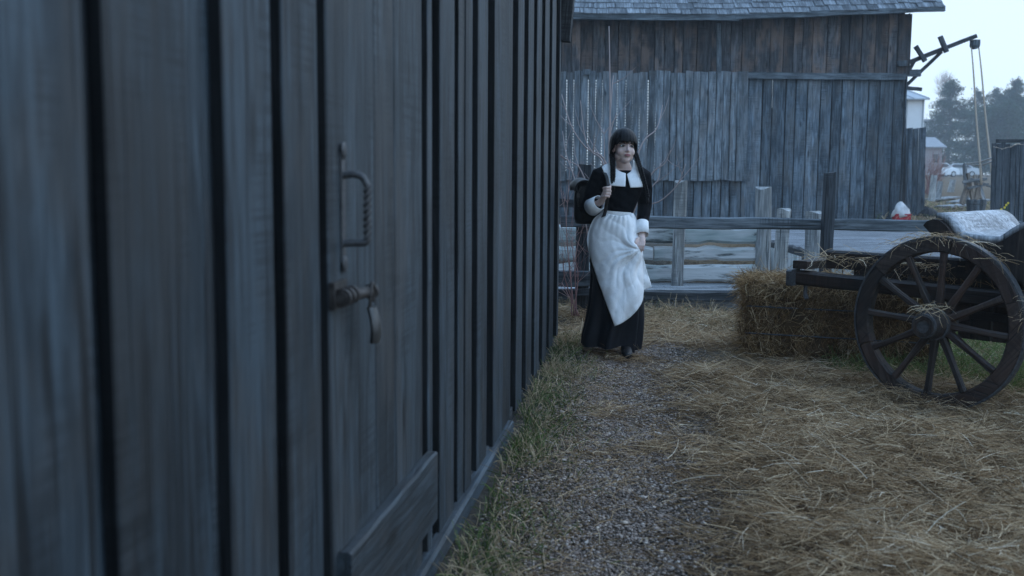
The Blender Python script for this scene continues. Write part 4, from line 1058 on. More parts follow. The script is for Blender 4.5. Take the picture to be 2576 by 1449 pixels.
plait([Q(1598, 384, .0), Q(1604, 402, -.01), Q(1611, 424, -.07), Q(1617, 446, -.075), Q(1624, 472, -.055), Q(1629, 496, -.05)], .0145)

# black dress: bodice with sleeves, then the skirt
dr = MB()
tb_ = [(1566, 428, .03, .085, .062), (1565, 436, .025, .145, .080), (1564, 452, .015, .166, .102), (1561, 474, .0, .156, .116), (1558, 503, -.002, .134, .104), (1554, 530, .0, .113, .092), (1552, 541, .0, .110, .092)]
dr.loft([ering(Q(x, y, d), rx, ry, 26) for x, y, d, rx, ry in tb_])
capsule(dr, [Q(1522, 438, .025), SHR, Q(1494, 480, .03), ELR, Q(1497, 517, -.06)], [.062, .066, .062, .058, .050], 16)
capsule(dr, [Q(1608, 438, .025), SHL, Q(1622, 478, .045), ELL, Q(1617, 556, -.035)], [.060, .060, .055, .051, .043], 16)
def wrinkle(co):
    w_ = .0022 * np.sin(co[:, 2] * 95 + co[:, 0] * 60) + .0018 * np.sin(co[:, 2] * 61 - co[:, 0] * 110 + 1)
    co[:, 1] -= w_; return co
remesh(dr, 'bodice', 'black_cloth', woman, .006, 4, wrinkle)

sk_y = [536, 553, 575, 600, 640, 700, 757, 800, 842, 872]
sk_l = [1513, 1497, 1488, 1483, 1484, 1486, 1481, 1474, 1464, 1462]
sk_r = [1591, 1597, 1602, 1605, 1609, 1612, 1614, 1614, 1611, 1607]
zs = [Q(1550, yy).z for yy in sk_y]
def sk(z): # centre x, half width, half depth
    zz = zs[::-1]; l = np.interp(z, zz, [Q(x, yy).x for x, yy in zip(sk_l, sk_y)][::-1]); r = np.interp(z, zz, [Q(x, yy).x for x, yy in zip(sk_r, sk_y)][::-1])
    t = np.clip((zs[0] - z) / (zs[0] - zs[-1]), 0, 1)
    return (l + r) / 2, (r - l) / 2, .092 + .13 * t ** .6
P = []
NR, NK = 34, 120
for i in range(NR + 1):
    t = i / NR; row = []
    for k in range(NK):
        a = 2 * math.pi * k / NK
        hem = .030 + .020 * math.sin(3 * a + 1) + .055 * math.exp(-((a - 5.05) / .35) ** 2) + .045 * max(0, -math.cos(a)) ** 2 + .02 * max(0, math.sin(a))
        z = zs[0] + (hem - zs[0]) * t; cx, rx, ry = sk(z)
        amp = .15 * t ** 1.2
        f = 1 + amp * (math.sin(8 * a + 1.2 + 1.5 * t + .8 * math.sin(2 * a)) * .6 + math.sin(5 * a + 2.5 * t) * .45 + .3 * math.sin(15 * a + 2 + t) * math.sin(3 * a))
        knee = .07 * math.exp(-((z - .40) / .22) ** 2) * max(0, math.cos(a - math.radians(-62))) ** 3    # forward knee
        back = .06 * t ** 2 * max(0, math.sin(a))
        row.append(Vector((cx + rx * min(f, 1.10) * math.cos(a), PY + .01 + ry * f * math.sin(a) - knee + back, z)))
    P.append(row)
mb = MB(); mb.grid(P, closed=True); skirt = mb.build('skirt', 'skirt_cloth', woman, True, world=True)
mb = MB(); tx = Q(1577, 872, -.22)
mb.loft([[Vector((tx.x + .040 * k * math.cos(a) + .02 * yy, tx.y + yy, .006 + .5 * h_ * (1 + math.sin(a)))) for a in np.linspace(0, 2 * math.pi, 14, endpoint=False)] for yy, k, h_ in ((-.075, .30, .022), (-.068, .62, .034), (-.04, .92, .044), (.0, 1, .052), (.05, .95, .070), (.09, .85, .11), (.12, .8, .18), (.16, .8, .20))])
mb.build('shoe', 'black_leather', woman, True, world=True)

# white apron, lifted by her left hand: a draped sheet with folds running to the hand
topc = [(1513, 534), (1535, 538), (1560, 541), (1590, 535)]
lefc = [(1513, 534), (1491, 553), (1476, 597), (1482, 637), (1497, 691), (1515, 744), (1537, 806)]
botc = [(1537, 806), (1556, 798), (1573, 789), (1594, 768), (1609, 749), (1615, 729), (1638, 721)]
rigc = [(1590, 535), (1601, 553), (1606, 596), (1613, 637), (1621, 665), (1627, 685), (1638, 721)]
def cur(c, n): return [np.array(q) for q in bez([np.array(p, float) for p in c], 12)][::1]
_SC = {}
def samp(c, t):
    key = id(c)
    if key not in _SC:
        pts = np.array(cur(c, 0)); d = np.r_[0, np.cumsum(np.linalg.norm(np.diff(pts, axis=0), axis=1))]; d /= d[-1]; _SC[key] = (pts, d, c)
    pts, d, _ = _SC[key]
    return np.array([np.interp(t, d, pts[:, 0]), np.interp(t, d, pts[:, 1])])
NU, NV = 60, 84; P = []
C00, C10, C01, C11 = np.array(topc[0]), np.array(topc[-1]), np.array(lefc[-1]), np.array(rigc[-1])
hand = Q(1602, 622)
for j in range(NV + 1):
    v = j / NV; row = []
    for i in range(NU + 1):
        u = i / NU
        p = (1 - v) * samp(topc, u) + v * samp(botc, u) + (1 - u) * samp(lefc, v) + u * samp(rigc, v) - ((1 - u) * (1 - v) * C00 + u * (1 - v) * C10 + (1 - u) * v * C01 + u * v * C11)
        w3 = Q(p[0], p[1]); cx, rx, ry = sk(w3.z)
        kx = max(-1, min(1, (w3.x - cx) / (rx * 1.04))); yy = -ry * math.sqrt(max(0, 1 - kx * kx)) * .97 - .03
        knee = .075 * math.exp(-((w3.z - .40) / .25) ** 2) * max(0, 1 - abs(w3.x - cx - .04) / .2)
        dx, dz = w3.x - hand.x, w3.z - hand.z; th = math.atan2(dz, -dx); rr = math.hypot(dx, dz)
        wob = th + .22 * math.sin(9 * rr + 2.1 * th) + .10 * math.sin(23 * rr + 1)
        cre = lambda q: 1 - 2 * abs(math.sin(q)) ** .75
        fold = min(1, rr / .09) * (math.exp(-rr / .45) * (.012 * math.sin(5.3 * wob + .4) + .011 * cre(4.1 * wob + 1.1) + .007 * cre(8.7 * wob + 2 + 5 * rr)) + .0014 * math.sin(21 * wob + 14 * rr))
        fold += .0040 * cre(7 * u + 16 * v + 1.3 * math.sin(6 * u)) * smooth(.25, .6, v) + .0010 * math.sin(37 * u - 22 * v) * math.sin(9 * v + 4 * u)
        gath = .005 * math.exp(-v * 7) * math.sin(52 * u + 1) + .002 * math.sin(17 * u + 9 * v)
        low = .022 * smooth(.35, 1, v) * math.sin(9 * u + 4 * v + .5 + 1.2 * math.sin(4 * u))
        hp2 = -.075 * math.exp(-(rr / .085) ** 2)
        row.append(Vector((w3.x, PY + yy - knee + fold + gath + low + hp2, w3.z)))
    P.append(row)
mb = MB(); mb.grid(P); ap = mb.build('apron', 'white_cloth', woman, True, world=True)
so = ap.modifiers.new('sol', 'SOLIDIFY'); so.thickness = .0022
mb = MB(); rb_ = []
for dz in (.0, 1): rb_.append([Vector((Q(1552, 536).x + .114 * math.cos(a), PY + .0 + .098 * math.sin(a), Q(1552, 541).z + .028 * dz - .008 * math.cos(a))) for a in np.linspace(0, 2 * math.pi, 40, endpoint=False)])
mb.loft(rb_); mb.build('apron_band', 'white_cloth', ap, True, 60, world=True)

# collar: two white panels
def tor_y(x, z):
    zt = [Q(a[0], a[1]).z for a in tb_][::-1]; rx = np.interp(z, zt, [a[3] for a in tb_][::-1]); ry = np.interp(z, zt, [a[4] for a in tb_][::-1]); dy = np.interp(z, zt, [a[2] for a in tb_][::-1]); cx = np.interp(z, zt, [Q(a[0], a[1]).x for a in tb_][::-1])
    k = 1 - ((x - cx) / (rx * 1.02)) ** 2
    return PY + dy - ry * math.sqrt(max(0.02, k))
SPH = [(1522 - 11 * q / 4, 438 + 2 * q / 4, .025, .064) for q in range(5)] + [(1608 + 9 * q / 4, 438 + 3 * q / 4, .025, .062) for q in range(5)] + [(1571, 424, .03, .056)]
def collar(inner, outer):
    P = []
    for j in range(13):
        v = j / 12; row = []
        for i in range(25):
            u = i / 24; a = samp(inner, u); b = np.array([np.interp(u, np.linspace(0, 1, len(outer)), [q[0] for q in outer]), np.interp(u, np.linspace(0, 1, len(outer)), [q[1] for q in outer])])
            p = a + (b - a) * v; w3 = Q(*p); y_ = tor_y(w3.x, w3.z) - .016 - .006 * math.sin(v * math.pi)
            for (sx_, sy_, sd_, sr_) in SPH:
                c_ = Q(sx_, sy_, sd_); k_ = sr_ ** 2 - (w3.x - c_.x) ** 2 - (w3.z - c_.z) ** 2
                if k_ > 0: y_ = min(y_, c_.y - math.sqrt(k_) - .010)
            neck = math.exp(-v * 3) * .02
            row.append(Vector((w3.x, y_ - .004, w3.z + .006 * (1 - v) * (1 - u))))
        P.append(row)
    mb = MB(); mb.grid(P); c_ = mb.build('collar', 'white_cloth', woman, True, world=True); q = c_.modifiers.new('s', 'SOLIDIFY'); q.thickness = .005; return c_
collar([(1543, 405), (1547, 424), (1558, 433), (1571, 437)], [(1513, 421), (1520, 440), (1532, 466), (1549, 468), (1568, 469)])
collar([(1592, 404), (1591, 420), (1585, 431), (1574, 438)], [(1606, 414), (1612, 440), (1618, 470), (1600, 471), (1581, 471)])
# cuffs
def cuff(a, b, r0, r1):
    a = Vector(a); b = Vector(b); mb = MB(); mb.tube([a, a * .5 + b * .5, b], [r0, (r0 + r1) / 2, r1], 22, cap=False); o = mb.build('cuff', 'white_cloth', woman, True, world=True); q = o.modifiers.new('s', 'SOLIDIFY'); q.thickness = .005
cuff(Q(1488, 522, -.035), Q(1509, 509, -.115), .063, .052)
cuff(Q(1614, 560, -.04), Q(1616, 591, -.10), .049, .046)

# leather satchel on her back
bp = empty('backpack', tuple(Q(1468, 560, .2)), 'black leather backpack slung behind the woman\'s right shoulder', 'backpack')
mb = MB(); c = Q(1478, 506, .20)
rings = []
for k, (zz, sx, sy) in enumerate([(-.165, .5, .5), (-.16, .9, .85), (-.12, 1, 1), (.0, 1.02, 1.05), (.10, .95, .95), (.145, .8, .7), (.155, .4, .3)]):
    rings.append([Vector((c.x + .095 * sx * (abs(math.cos(a)) ** .55) * (1 if math.cos(a) > 0 else -1) - .02 * (zz + .16), c.y + .075 * sy * (abs(math.sin(a)) ** .55) * (1 if math.sin(a) > 0 else -1), c.z + zz)) for a in np.linspace(0, 2 * math.pi, 28, endpoint=False)])
mb.loft(rings); mb.build('bag', 'black_leather', bp, True, world=True)
mb = MB(); P = []
for i in range(12):
    t = i / 11; a = -.5 + 2.7 * t; rr = .105
    P.append([Vector((c.x - .045 - rr * math.cos(a) * .62 + .115 * (u - .5) * .3, c.y + .10 - .22 * u, c.z + .10 + .062 * math.sin(a) + .008 * math.sin(5 * u))) for u in np.linspace(0, 1, 9)])
mb.grid(P); fl = mb.build('flap', 'black_leather', bp, True, world=True); q = fl.modifiers.new('s', 'SOLIDIFY'); q.thickness = .010
mb = MB()
mb.tube(bez([Q(1487, 447, .12), Q(1508, 426, .05), Q(1524, 440, -.085), Q(1529, 466, -.165), Q(1529, 488, -.186), Q(1526, 512, -.165), Q(1518, 545, -.10), Q(1500, 552, .06)], 8), .0125, 8, flat=.35)
mb.build('strap', 'strap_leather', bp, True, world=True)
mb = MB(); mb.tube(bez([Q(1463, 470, .1), Q(1452, 490, .09), Q(1456, 520, .11)], 6), .010, 8, flat=.4); mb.build('side_strap', 'strap_leather', bp, True, world=True)
mb = MB(); mb.box(Q(1455, 492, .085), (.022, .012, .028)); mb.build('buckle', 'iron_pale', bp, world=True)

# ================================================================== CART
AL = math.radians(46)
E1 = np.array([math.cos(AL), -math.sin(AL), 0]); E2 = np.array([math.sin(AL), math.cos(AL), 0])
WC = D(2357, 817, 5.84); RWH = 0.482
WG = WC * np.array([1, 1, 0])
def CP(t, e_, z): return WG + E1 * t + E2 * e_ + np.array([0, 0, z])
def onp(x, y, e_): p = PL(x, y, CP(0, e_, 0), E2); return p
cart = empty('farm_cart', tuple(WG), 'old dark wooden cart with a spoked wheel and pale curved seat', 'cart')
def cplank(name, mat, t0, e0, z0, t1, e1_, z1, w, th, nrm, **k): return plank(name, mat, cart, CP(t0, e0, z0), CP(t1, e1_, z1), w, th, nrm, **k)
NE2 = tuple(-E2); UPV = (0, 0, 1)

def wheel(center, out, spin=0.06):
    """spoked cart wheel; out = outward axle direction"""
    a = Vector(out).normalized(); up = Vector((0, 0, 1)); up = (up - a * up.dot(a)).normalized(); xx = up.cross(a).normalized()
    wl_ = bpy.data.objects.new('wheel', None); wl_.matrix_basis = frame(xx, a, up, center); COL.objects.link(wl_); wpar(wl_, cart)
    n = 6; ro, ri, th = RWH - .012, RWH - .092, .058
    mb = MB(); rings = []
    for i in range(10):
        q = (i / 9) * (2 * math.pi / n - .012) + .006
        c_, s_ = math.cos(q), math.sin(q); j = .003 * math.sin(9 * q)
        rings.append([(ri * c_ + j, -th / 2, ri * s_), (ro * c_, -th / 2, ro * s_), (ro * c_, th / 2 - .006, ro * s_), ((ro - .008) * c_, th / 2, (ro - .008) * s_), ((ri + .010) * c_, th / 2, (ri + .010) * s_), (ri * c_ + j, th / 2 - .01, ri * s_)])
    me = mb.loft(rings).mesh('felloe'); me.materials.append(M('wheel_wood'))
    for k in range(n):
        o = bpy.data.objects.new('felloe', me); o.matrix_basis = Matrix.Rotation(-(k + .35) * 2 * math.pi / n, 4, 'Y'); COL.objects.link(o); o.parent = wl_
    mb = MB(); sp = []
    for zz, w, t in ((.06, .044, .036), (.12, .042, .034), (.25, .031, .027), (.36, .035, .026), (RWH - .088, .039, .024)):
        sp.append([(-w / 2, -t / 2, zz), (w / 2, -t / 2, zz), (w / 2, t * .2, zz), (w * .28, t / 2, zz), (-w * .28, t / 2, zz), (-w / 2, t * .2, zz)])
    me2 = mb.loft(sp).mesh('spoke'); me2.materials.append(M('wheel_wood'))
    for k in range(12):
        o = bpy.data.objects.new('spoke', me2); o.matrix_basis = Matrix.Rotation(k * math.pi / 6 + spin, 4, 'Y') @ Matrix.Rotation(math.radians(-3), 4, 'X'); COL.objects.link(o); o.parent = wl_
    mb = MB(); prof = [(-.10, .066), (-.095, .075), (-.05, .086), (.035, .088), (.05, .082), (.09, .072), (.15, .062), (.175, .058), (.175, .036), (.14, .034)]
    mb.loft([[(r * math.cos(q), y, r * math.sin(q)) for q in np.linspace(0, 2 * math.pi, 24, endpoint=False)] for y, r in prof]); mb.build('hub', 'wheel_wood', wl_, True, 35)
    mb = MB()
    for y, r in ((.045, .085), (.155, .062), (-.07, .082)):
        mb.loft([[(rr * math.cos(q), yy, rr * math.sin(q)) for q in np.linspace(0, 2 * math.pi, 24, endpoint=False)] for yy, rr in ((y - .012, r), (y - .012, r + .004), (y + .012, r + .004), (y + .012, r))])
    mb.build('hub_band', 'iron', wl_, True, 35)
    mb = MB(); m_ = 72
    P = [[(rr * math.cos(q), yy, rr * math.sin(q)) for q in np.linspace(0, 2 * math.pi, m_, endpoint=False)] for yy, rr in ((-.027, RWH - .0125), (-.027, RWH - .002), (.027, RWH - .002), (.027, RWH - .0125))]
    mb.grid(P, closed=True); mb.build('tyre', 'iron', wl_, True, 35)
    mb = MB(); mb.tube([(0, -.2, 0), (0, .165, 0)], .030, 12); mb.build('axle_end', 'iron', wl_, True, 40)
    return wl_
wheel(CP(0, 0, RWH - .01), -E2, .07)
cplank('axle', 'cart_wood', 0, .10, RWH - .01, 0, 1.15, RWH - .01, .11, .10, UPV)
# long frame beams
cplank('beam', 'cart_wood', -.97, .20, .645, 1.3, .20, .60, .085, .095, NE2, segs=8, jit=.004, ch=.012)
cplank('beam', 'cart_wood', -.95, .92, .645, 1.3, .92, .60, .085, .095, NE2, segs=6, jit=.004, ch=.012)
cplank('crossbar', 'cart_wood', -.92, .1, .70, -.92, 1.0, .70, .10, .05, UPV)
cplank('end_cap', 'iron', -.985, .155, .645, -.95, .155, .645, .095, .105, NE2, segs=1, ch=.01)
mb = MB(); mb.tube([CP(-.90, .14, .62), CP(-.90, .14, .54)], .012, 6); mb.tube([CP(-.90, .14, .54), CP(-.885, .135, .515)], .014, 6); mb.build('hook', 'iron', cart, world=True)
cplank('side_rail', 'cart_wood', -.82, .28, .705, .6, .27, .71, .085, .11, UPV, segs=8, jit=.005, ch=.012)
for k, e_ in enumerate((.42, .56, .70, .84)):
    cplank('bed_board', 'cart_wood' if k % 2 else 'wheel_wood', -.75 + .04 * k, e_, .72, .8, e_, .72, .13, .03, UPV, segs=6, jit=.004)
cplank('bed_board', 'deck_wood', -.45, .37, .765, .55, .36, .765, .09, .02, UPV, segs=6, jit=.004)
# brace bars seen through the wheel
cplank('brace', 'deck_wood', -.35, .35, .66, .35, .6, .50, .05, .03, (0, -.3, 1)); cplank('brace', 'deck_wood', -.15, .62, .40, -.05, .28, .60, .05, .03, (-.3, -.3, 1))
# body boards behind the wheel
for k in range(6):
    cplank('body_board', 'cart_wood', .08 + .19 * k, .33, .36, .08 + .19 * k, .33, .64, .185, .03, NE2, segs=2, jit=.003)
cplank('body_rail', 'cart_wood', .0, .31, .50, 1.3, .31, .49, .05, .03, NE2)
# seat: curved side boards and a worn pale seat sheet between them
prof = [(2322, 567), (2331, 557), (2347, 551), (2362, 554), (2378, 566), (2392, 585), (2408, 600), (2440, 607), (2500, 613), (2524, 604), (2548, 588), (2580, 572), (2620, 562), (2660, 560)]
low = [(2660, 740), (2580, 712), (2500, 690), (2430, 640), (2392, 608), (2345, 592)]
for e_ in (.10, .98):
    pan = [onp(x, y, .10) - E2 * .10 + E2 * e_ for x, y in prof + low]
    MB().prism(pan, tuple(E2 * .05)).build('side_board', 'cart_wood', cart, world=True)
mb = MB(); pp = [onp(x, y, .10) for x, y in prof[2:]]; cs = bez(pp, 5)
P = [[Vector(c - E2 * .10 + E2 * e_ + np.array([0, 0, .004])) for e_ in np.linspace(.135, 1.0, 8)] for c in cs]
mb.grid(P); seat = mb.build('seat', 'seat_wood', cart, True, world=True); q = seat.modifiers.new('s', 'SOLIDIFY'); q.thickness = .03; q.offset = -1
mb = MB(); P2 = [onp(x, y, .10) for x, y in prof[:4]]
cplank('seat_support', 'cart_wood', .10, .2, .74, .10, .95, .74, .09, .16, UPV); cplank('seat_support', 'cart_wood', .55, .2, .74, .55, .95, .74, .09, .10, UPV)

# ================================================================== HAY BALE
bc = G(1872, 898, 0.0); bu = np.array([.94, -.342, 0]); bv = np.array([.342, .94, 0]); BL, BD, BH = 1.22, .46, .52
bc = bc + bv * .03
bale = empty('hay_bale', tuple(bc + bu * BL / 2 + bv * BD / 2), 'rectangular hay bale lying on the ground behind the cart wheel', 'hay bale')
def bp3(a, b, c): return bc[None, :] + np.outer(a, bu) + np.outer(b, bv) + np.outer(c, [0, 0, 1.0])
P = []
mb = MB(); nu_, nz_ = 26, 12
def bale_off(a, c): return .012 * math.sin(9 * a + 5 * c) + .010 * math.sin(23 * a - 11 * c)
ring = []
for i in range(nu_ + 1):
    a = BL * i / nu_; row = []
    for (b, c) in [(0.0, z) for z in np.linspace(0, BH, 8)] + [(y_, BH) for y_ in np.linspace(.06, BD - .06, 6)] + [(BD, z) for z in np.linspace(BH, 0, 8)]:
        o_ = bale_off(a + 2 * b, c); row.append(tuple(bc + bu * a + bv * (b + (o_ if b == 0 else 0)) + np.array([0, 0, c + (o_ if c == BH else 0)])))
    ring.append(row)
mb.loft(ring); core = mb.build('core', 'bale_straw', bale, True, world=True)
at = core.data.attributes.new('tint', 'FLOAT', 'POINT'); at.data.foreach_set('value', rng.random(len(core.data.vertices)).astype(np.float32) * .25)
VV, QQ, TT = [], [], []; off = 0
def addst(base, az, el, L, w, curl, droop, tint, seg=3):
    global off
    v, q, k = strands(base, az, el, L, w, curl, droop, seg); VV.append(v); QQ.append(q + off); TT.append(np.repeat(tint, k)); off += len(v)
baz = math.atan2(bu[0], bu[1])
n = 13000                                    # front: stems packed on edge in flakes
a = rng.random(n) * BL; c = rng.random(n) * BH; fl = np.floor(a / .11)
fe = np.abs((a / .11) % 1 - .5) * 2; b = rng.normal(-.004, .008, n) - .010 * np.sin(fl * 3.1) + .022 * smooth(.72, 1, fe)
addst(bp3(a, b, c), baz + math.pi * rng.integers(0, 2, n) + rng.normal(0, .22, n), rng.choice([-1, 1], n) * np.abs(rng.normal(.95, .5, n)), .035 + .085 * rng.random(n), .0022 + .0020 * rng.random(n), rng.normal(0, .5, n), rng.normal(0, .5, n), np.clip(.50 + .30 * rng.normal(size=n) + .14 * np.sin(fl * 2.3) - .32 * smooth(.7, 1, fe), 0, 1))
n = 3000                                      # left end
b = rng.random(n) * BD; c = rng.random(n) * BH
addst(bp3(rng.normal(-.005, .015, n), b, c), rng.random(n) * 6.28, rng.normal(0, .8, n), .05 + .12 * rng.random(n), .0024 + .0016 * rng.random(n), rng.normal(0, .6, n), rng.normal(.2, .4, n), np.clip(.5 + .25 * rng.normal(size=n), 0, 1))
n = 6500                                      # top, loose and fluffy
a = rng.random(n) * (BL + .06) - .04; b = rng.random(n) * BD
addst(bp3(a, b, BH + np.abs(rng.normal(0, .016, n))), rng.random(n) * 6.28, rng.normal(.05, .25, n), .06 + .14 * rng.random(n), .0022 + .002 * rng.random(n), rng.normal(0, .7, n), rng.normal(.3, .4, n), np.clip(.66 + .2 * rng.normal(size=n), 0, 1))
n = 1800                                      # shaggy left top corner and top front edge
a = np.where(rng.random(n) < .35, rng.normal(.0, .02, n), rng.random(n) * BL); b = np.where(a < .08, rng.random(n) * BD, rng.normal(0, .02, n))
addst(bp3(a, b, BH - np.abs(rng.normal(0, .06, n))), baz + math.pi + rng.normal(0, 1.2, n), rng.normal(.0, .4, n), .05 + .09 * rng.random(n), .002 + .002 * rng.random(n), rng.normal(0, .8, n), rng.normal(.9, .6, n), np.clip(.68 + .2 * rng.normal(size=n), 0, 1))
st = fast_mesh('straw', np.concatenate(VV), np.concatenate(QQ), np.concatenate(TT), 'bale_straw', bale); st['kind'] = 'stuff'
for zz in (.17, .36):
    mb = MB(); mb.tube([bc + bu * a + bv * (-.020 + .006 * math.sin(20 * a)) + np.array([0, 0, zz]) for a in np.linspace(0, BL, 30)], .0042, 5); mb.build('twine', 'twine', bale, True, world=True)

# ================================================================== LOOSE HAY, GRAVEL, GRASS
def hay_density(x, y):
    nn = wall_n(x, y); e_ = nn + .22 * vnoise(x, y, 2.3, 4) + .12 * vnoise(x, y, 6.0, 9)
    d = smooth(.72, 1.25, e_)
    patch = smooth(.1, .7, vnoise(x, y, 2.9, 7)) * .55 * smooth(.25, .5, nn)
    d = np.maximum(d, patch); d = np.maximum(d, .13 * smooth(.1, .3, nn))
    d = np.maximum(d, .85 * smooth(7.75, 8.3, y))
    green = smooth(.10, .45, ((x - 2.35) * .55 + (y - 6.05) * .75))
    d = d * (1 - .80 * green * (y < 9))
    d = d * (y < bank(x) + .12) * (nn > .03)
    d = d * (1 - .55 * np.exp(-(((x - WG[0] - .1) / .35) ** 2 + ((y - WG[1] + .1) / .22) ** 2)))
    return d
def mound(x, y): return (.5 + .5 * vnoise(x, y, 3.2, 12)) ** 1.5 * .10 + (.5 + .5 * vnoise(x, y, 9, 13)) ** 1.5 * .045
VV, QQ, TT = [], [], []; off = 0
NS = 165000
x = rng.random(NS * 3) * 5.2 - .3; y = 2.5 + rng.random(NS * 3) ** 1.15 * 7.4
keep = rng.random(NS * 3) < hay_density(x, y); x, y = x[keep][:NS], y[keep][:NS]; n = len(x)
# clumps: strands near a clump centre share its heading
cxn = np.floor(x / .11); cyn = np.floor(y / .11); hsh = np.sin(cxn * 12.9898 + cyn * 78.233) * 43758.5453; hsh = hsh - np.floor(hsh)
hs2 = np.sin(cxn * 39.3 + cyn * 11.7) * 9631.1; hs2 = hs2 - np.floor(hs2)
az = hsh * 6.283 + rng.normal(0, .75, n)
dn = hay_density(x, y); lay = rng.random(n) ** 1.4
z = terr(x, y) + mound(x, y) * dn * (.35 + .65 * lay) + lay * .02 * dn + .003
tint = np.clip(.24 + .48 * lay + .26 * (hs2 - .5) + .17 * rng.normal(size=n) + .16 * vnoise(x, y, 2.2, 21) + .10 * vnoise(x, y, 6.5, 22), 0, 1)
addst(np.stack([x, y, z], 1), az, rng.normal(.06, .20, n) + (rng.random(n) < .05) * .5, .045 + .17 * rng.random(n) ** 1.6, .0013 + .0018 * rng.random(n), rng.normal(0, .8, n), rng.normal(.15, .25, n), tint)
n = 700                                       # long pale stems on top
x = rng.random(n * 6) * 4.5 + .0; y = 2.6 + rng.random(n * 6) * 6.4; keep = rng.random(n * 6) < hay_density(x, y) * .8 + .03; x, y = x[keep][:n], y[keep][:n]; n = len(x)
addst(np.stack([x, y, terr(x, y) + mound(x, y) * hay_density(x, y) + .012], 1), rng.random(n) * 6.28, rng.normal(.08, .15, n), .10 + .15 * rng.random(n), .0022 + .0014 * rng.random(n), rng.normal(0, .9, n), rng.normal(.2, .2, n), np.clip(.85 + .12 * rng.normal(size=n), 0, 1))
n = 16000                                      # paler straw heaped between the woman and the fence
x = .35 + 2.2 * rng.random(n); y = 7.75 + 2.0 * rng.random(n); keep = (y < bank(x) + .05) & (rng.random(n) < .55 + .45 * vnoise(x, y, 3.3, 61)); x, y = x[keep], y[keep]; n = len(x); up_ = rng.random(n)
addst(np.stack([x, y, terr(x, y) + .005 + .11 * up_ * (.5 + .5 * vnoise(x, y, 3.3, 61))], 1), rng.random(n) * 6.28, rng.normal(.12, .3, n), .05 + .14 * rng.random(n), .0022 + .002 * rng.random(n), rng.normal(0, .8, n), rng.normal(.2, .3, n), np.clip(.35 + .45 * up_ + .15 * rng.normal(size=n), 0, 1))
n = 42000                                      # short broken chaff, also trodden into the path
x = rng.random(n * 2) * 4.6 - .2; y = 2.5 + rng.random(n * 2) ** 1.3 * 7.0; keep = (rng.random(n * 2) < np.maximum(hay_density(x, y), .30)) & (wall_n(x, y) > .12) & (y < bank(x)); x, y = x[keep][:n], y[keep][:n]; n = len(x)
d_ = hay_density(x, y); addst(np.stack([x, y, terr(x, y) + .006 + mound(x, y) * d_ * (.5 + .5 * rng.random(n))], 1), rng.random(n) * 6.28, rng.normal(0, .15, n), .010 + .035 * rng.random(n), .002 + .003 * rng.random(n), rng.normal(0, .3, n), rng.normal(0, .2, n), np.clip(.36 + .26 * rng.normal(size=n), 0, 1), 1)
# wisps caught on the wheel, hub and beams
def wisps(center, n, sp, L, tilt_=.3):
    b = np.array(center)[None, :] + rng.normal(size=(n, 3)) * np.array(sp)[None, :]
    addst(b, rng.random(n) * 6.28, rng.normal(0, tilt_, n), L * (.4 + .8 * rng.random(n)), .002 + .0018 * rng.random(n), rng.normal(0, 1.0, n), rng.normal(.7, .5, n), np.clip(.68 + .2 * rng.normal(size=n), 0, 1))
wisps(CP(0, -.08, RWH + .082), 60, (.04, .05, .010), .12)
for th in (70, 80, 88, 97, 106, 118, 50): wisps(CP(RWH * math.cos(math.radians(th)), 0, RWH + RWH * math.sin(math.radians(th)) - .006), 26, (.03, .02, .006), .12)
wisps(CP(RWH * .97, -.01, RWH + .12), 40, (.015, .015, .06), .08)
for t_ in np.linspace(-.85, -.1, 9): wisps(CP(t_, .24, .775), 34, (.05, .06, .008), .16)
wisps(CP(-.2, .45, .70), 160, (.12, .06, .05), .2, .8)
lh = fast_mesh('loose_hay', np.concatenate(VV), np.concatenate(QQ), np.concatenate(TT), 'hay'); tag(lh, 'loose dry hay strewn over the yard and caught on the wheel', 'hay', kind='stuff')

VV, QQ, TT = [], [], []; off = 0
# grass at the foot of the shed
n = 11000; s_ = 2.7 + 5.6 * rng.random(n); nn = np.abs(rng.normal(0, .17, n)) + .02 + .05 * (s_ < 5.45); pos = np.array([WP(a, b, 0) for a, b in zip(s_, nn)])
cl = vnoise(s_ * 3, nn * 3, 1.5, 31); keep = rng.random(n) < .45 + .5 * cl; pos, s_, nn = pos[keep], s_[keep], nn[keep]; n = len(pos); pos[:, 2] = terr(pos[:, 0], pos[:, 1]) - .005
dry = (rng.random(n) < .46 + .3 * vnoise(s_, nn, 2.5, 33)); tint = np.where(dry, .86 + .14 * rng.random(n), rng.random(n) * .72)
addst(pos, rng.random(n) * 6.28, np.clip(rng.normal(1.0, .35, n), .1, 1.5), (.045 + .10 * rng.random(n)) * (1 - .4 * np.clip(nn / .5, 0, 1)), .0026 + .002 * rng.random(n), rng.normal(0, .6, n), np.abs(rng.normal(.9, .5, n)), tint)
# green grass behind the wheel
n = 30000; x = 2.1 + 4.5 * rng.random(n); y = 5.2 + 3.6 * rng.random(n); g = smooth(.0, .35, (x - 2.35) * .55 + (y - 6.05) * .75); keep = (rng.random(n) < g * (.7 + .3 * vnoise(x, y, 4, 41))) & (y < bank(x) + .1); x, y = x[keep], y[keep]; n = len(x)
addst(np.stack([x, y, terr(x, y) - .004], 1), rng.random(n) * 6.28, np.clip(rng.normal(.95, .35, n), .1, 1.5), .07 + .13 * rng.random(n), .003 + .0025 * rng.random(n), rng.normal(0, .6, n), np.abs(rng.normal(.9, .5, n)), np.where(rng.random(n) < .08, .9, .35 + .44 * rng.random(n)))
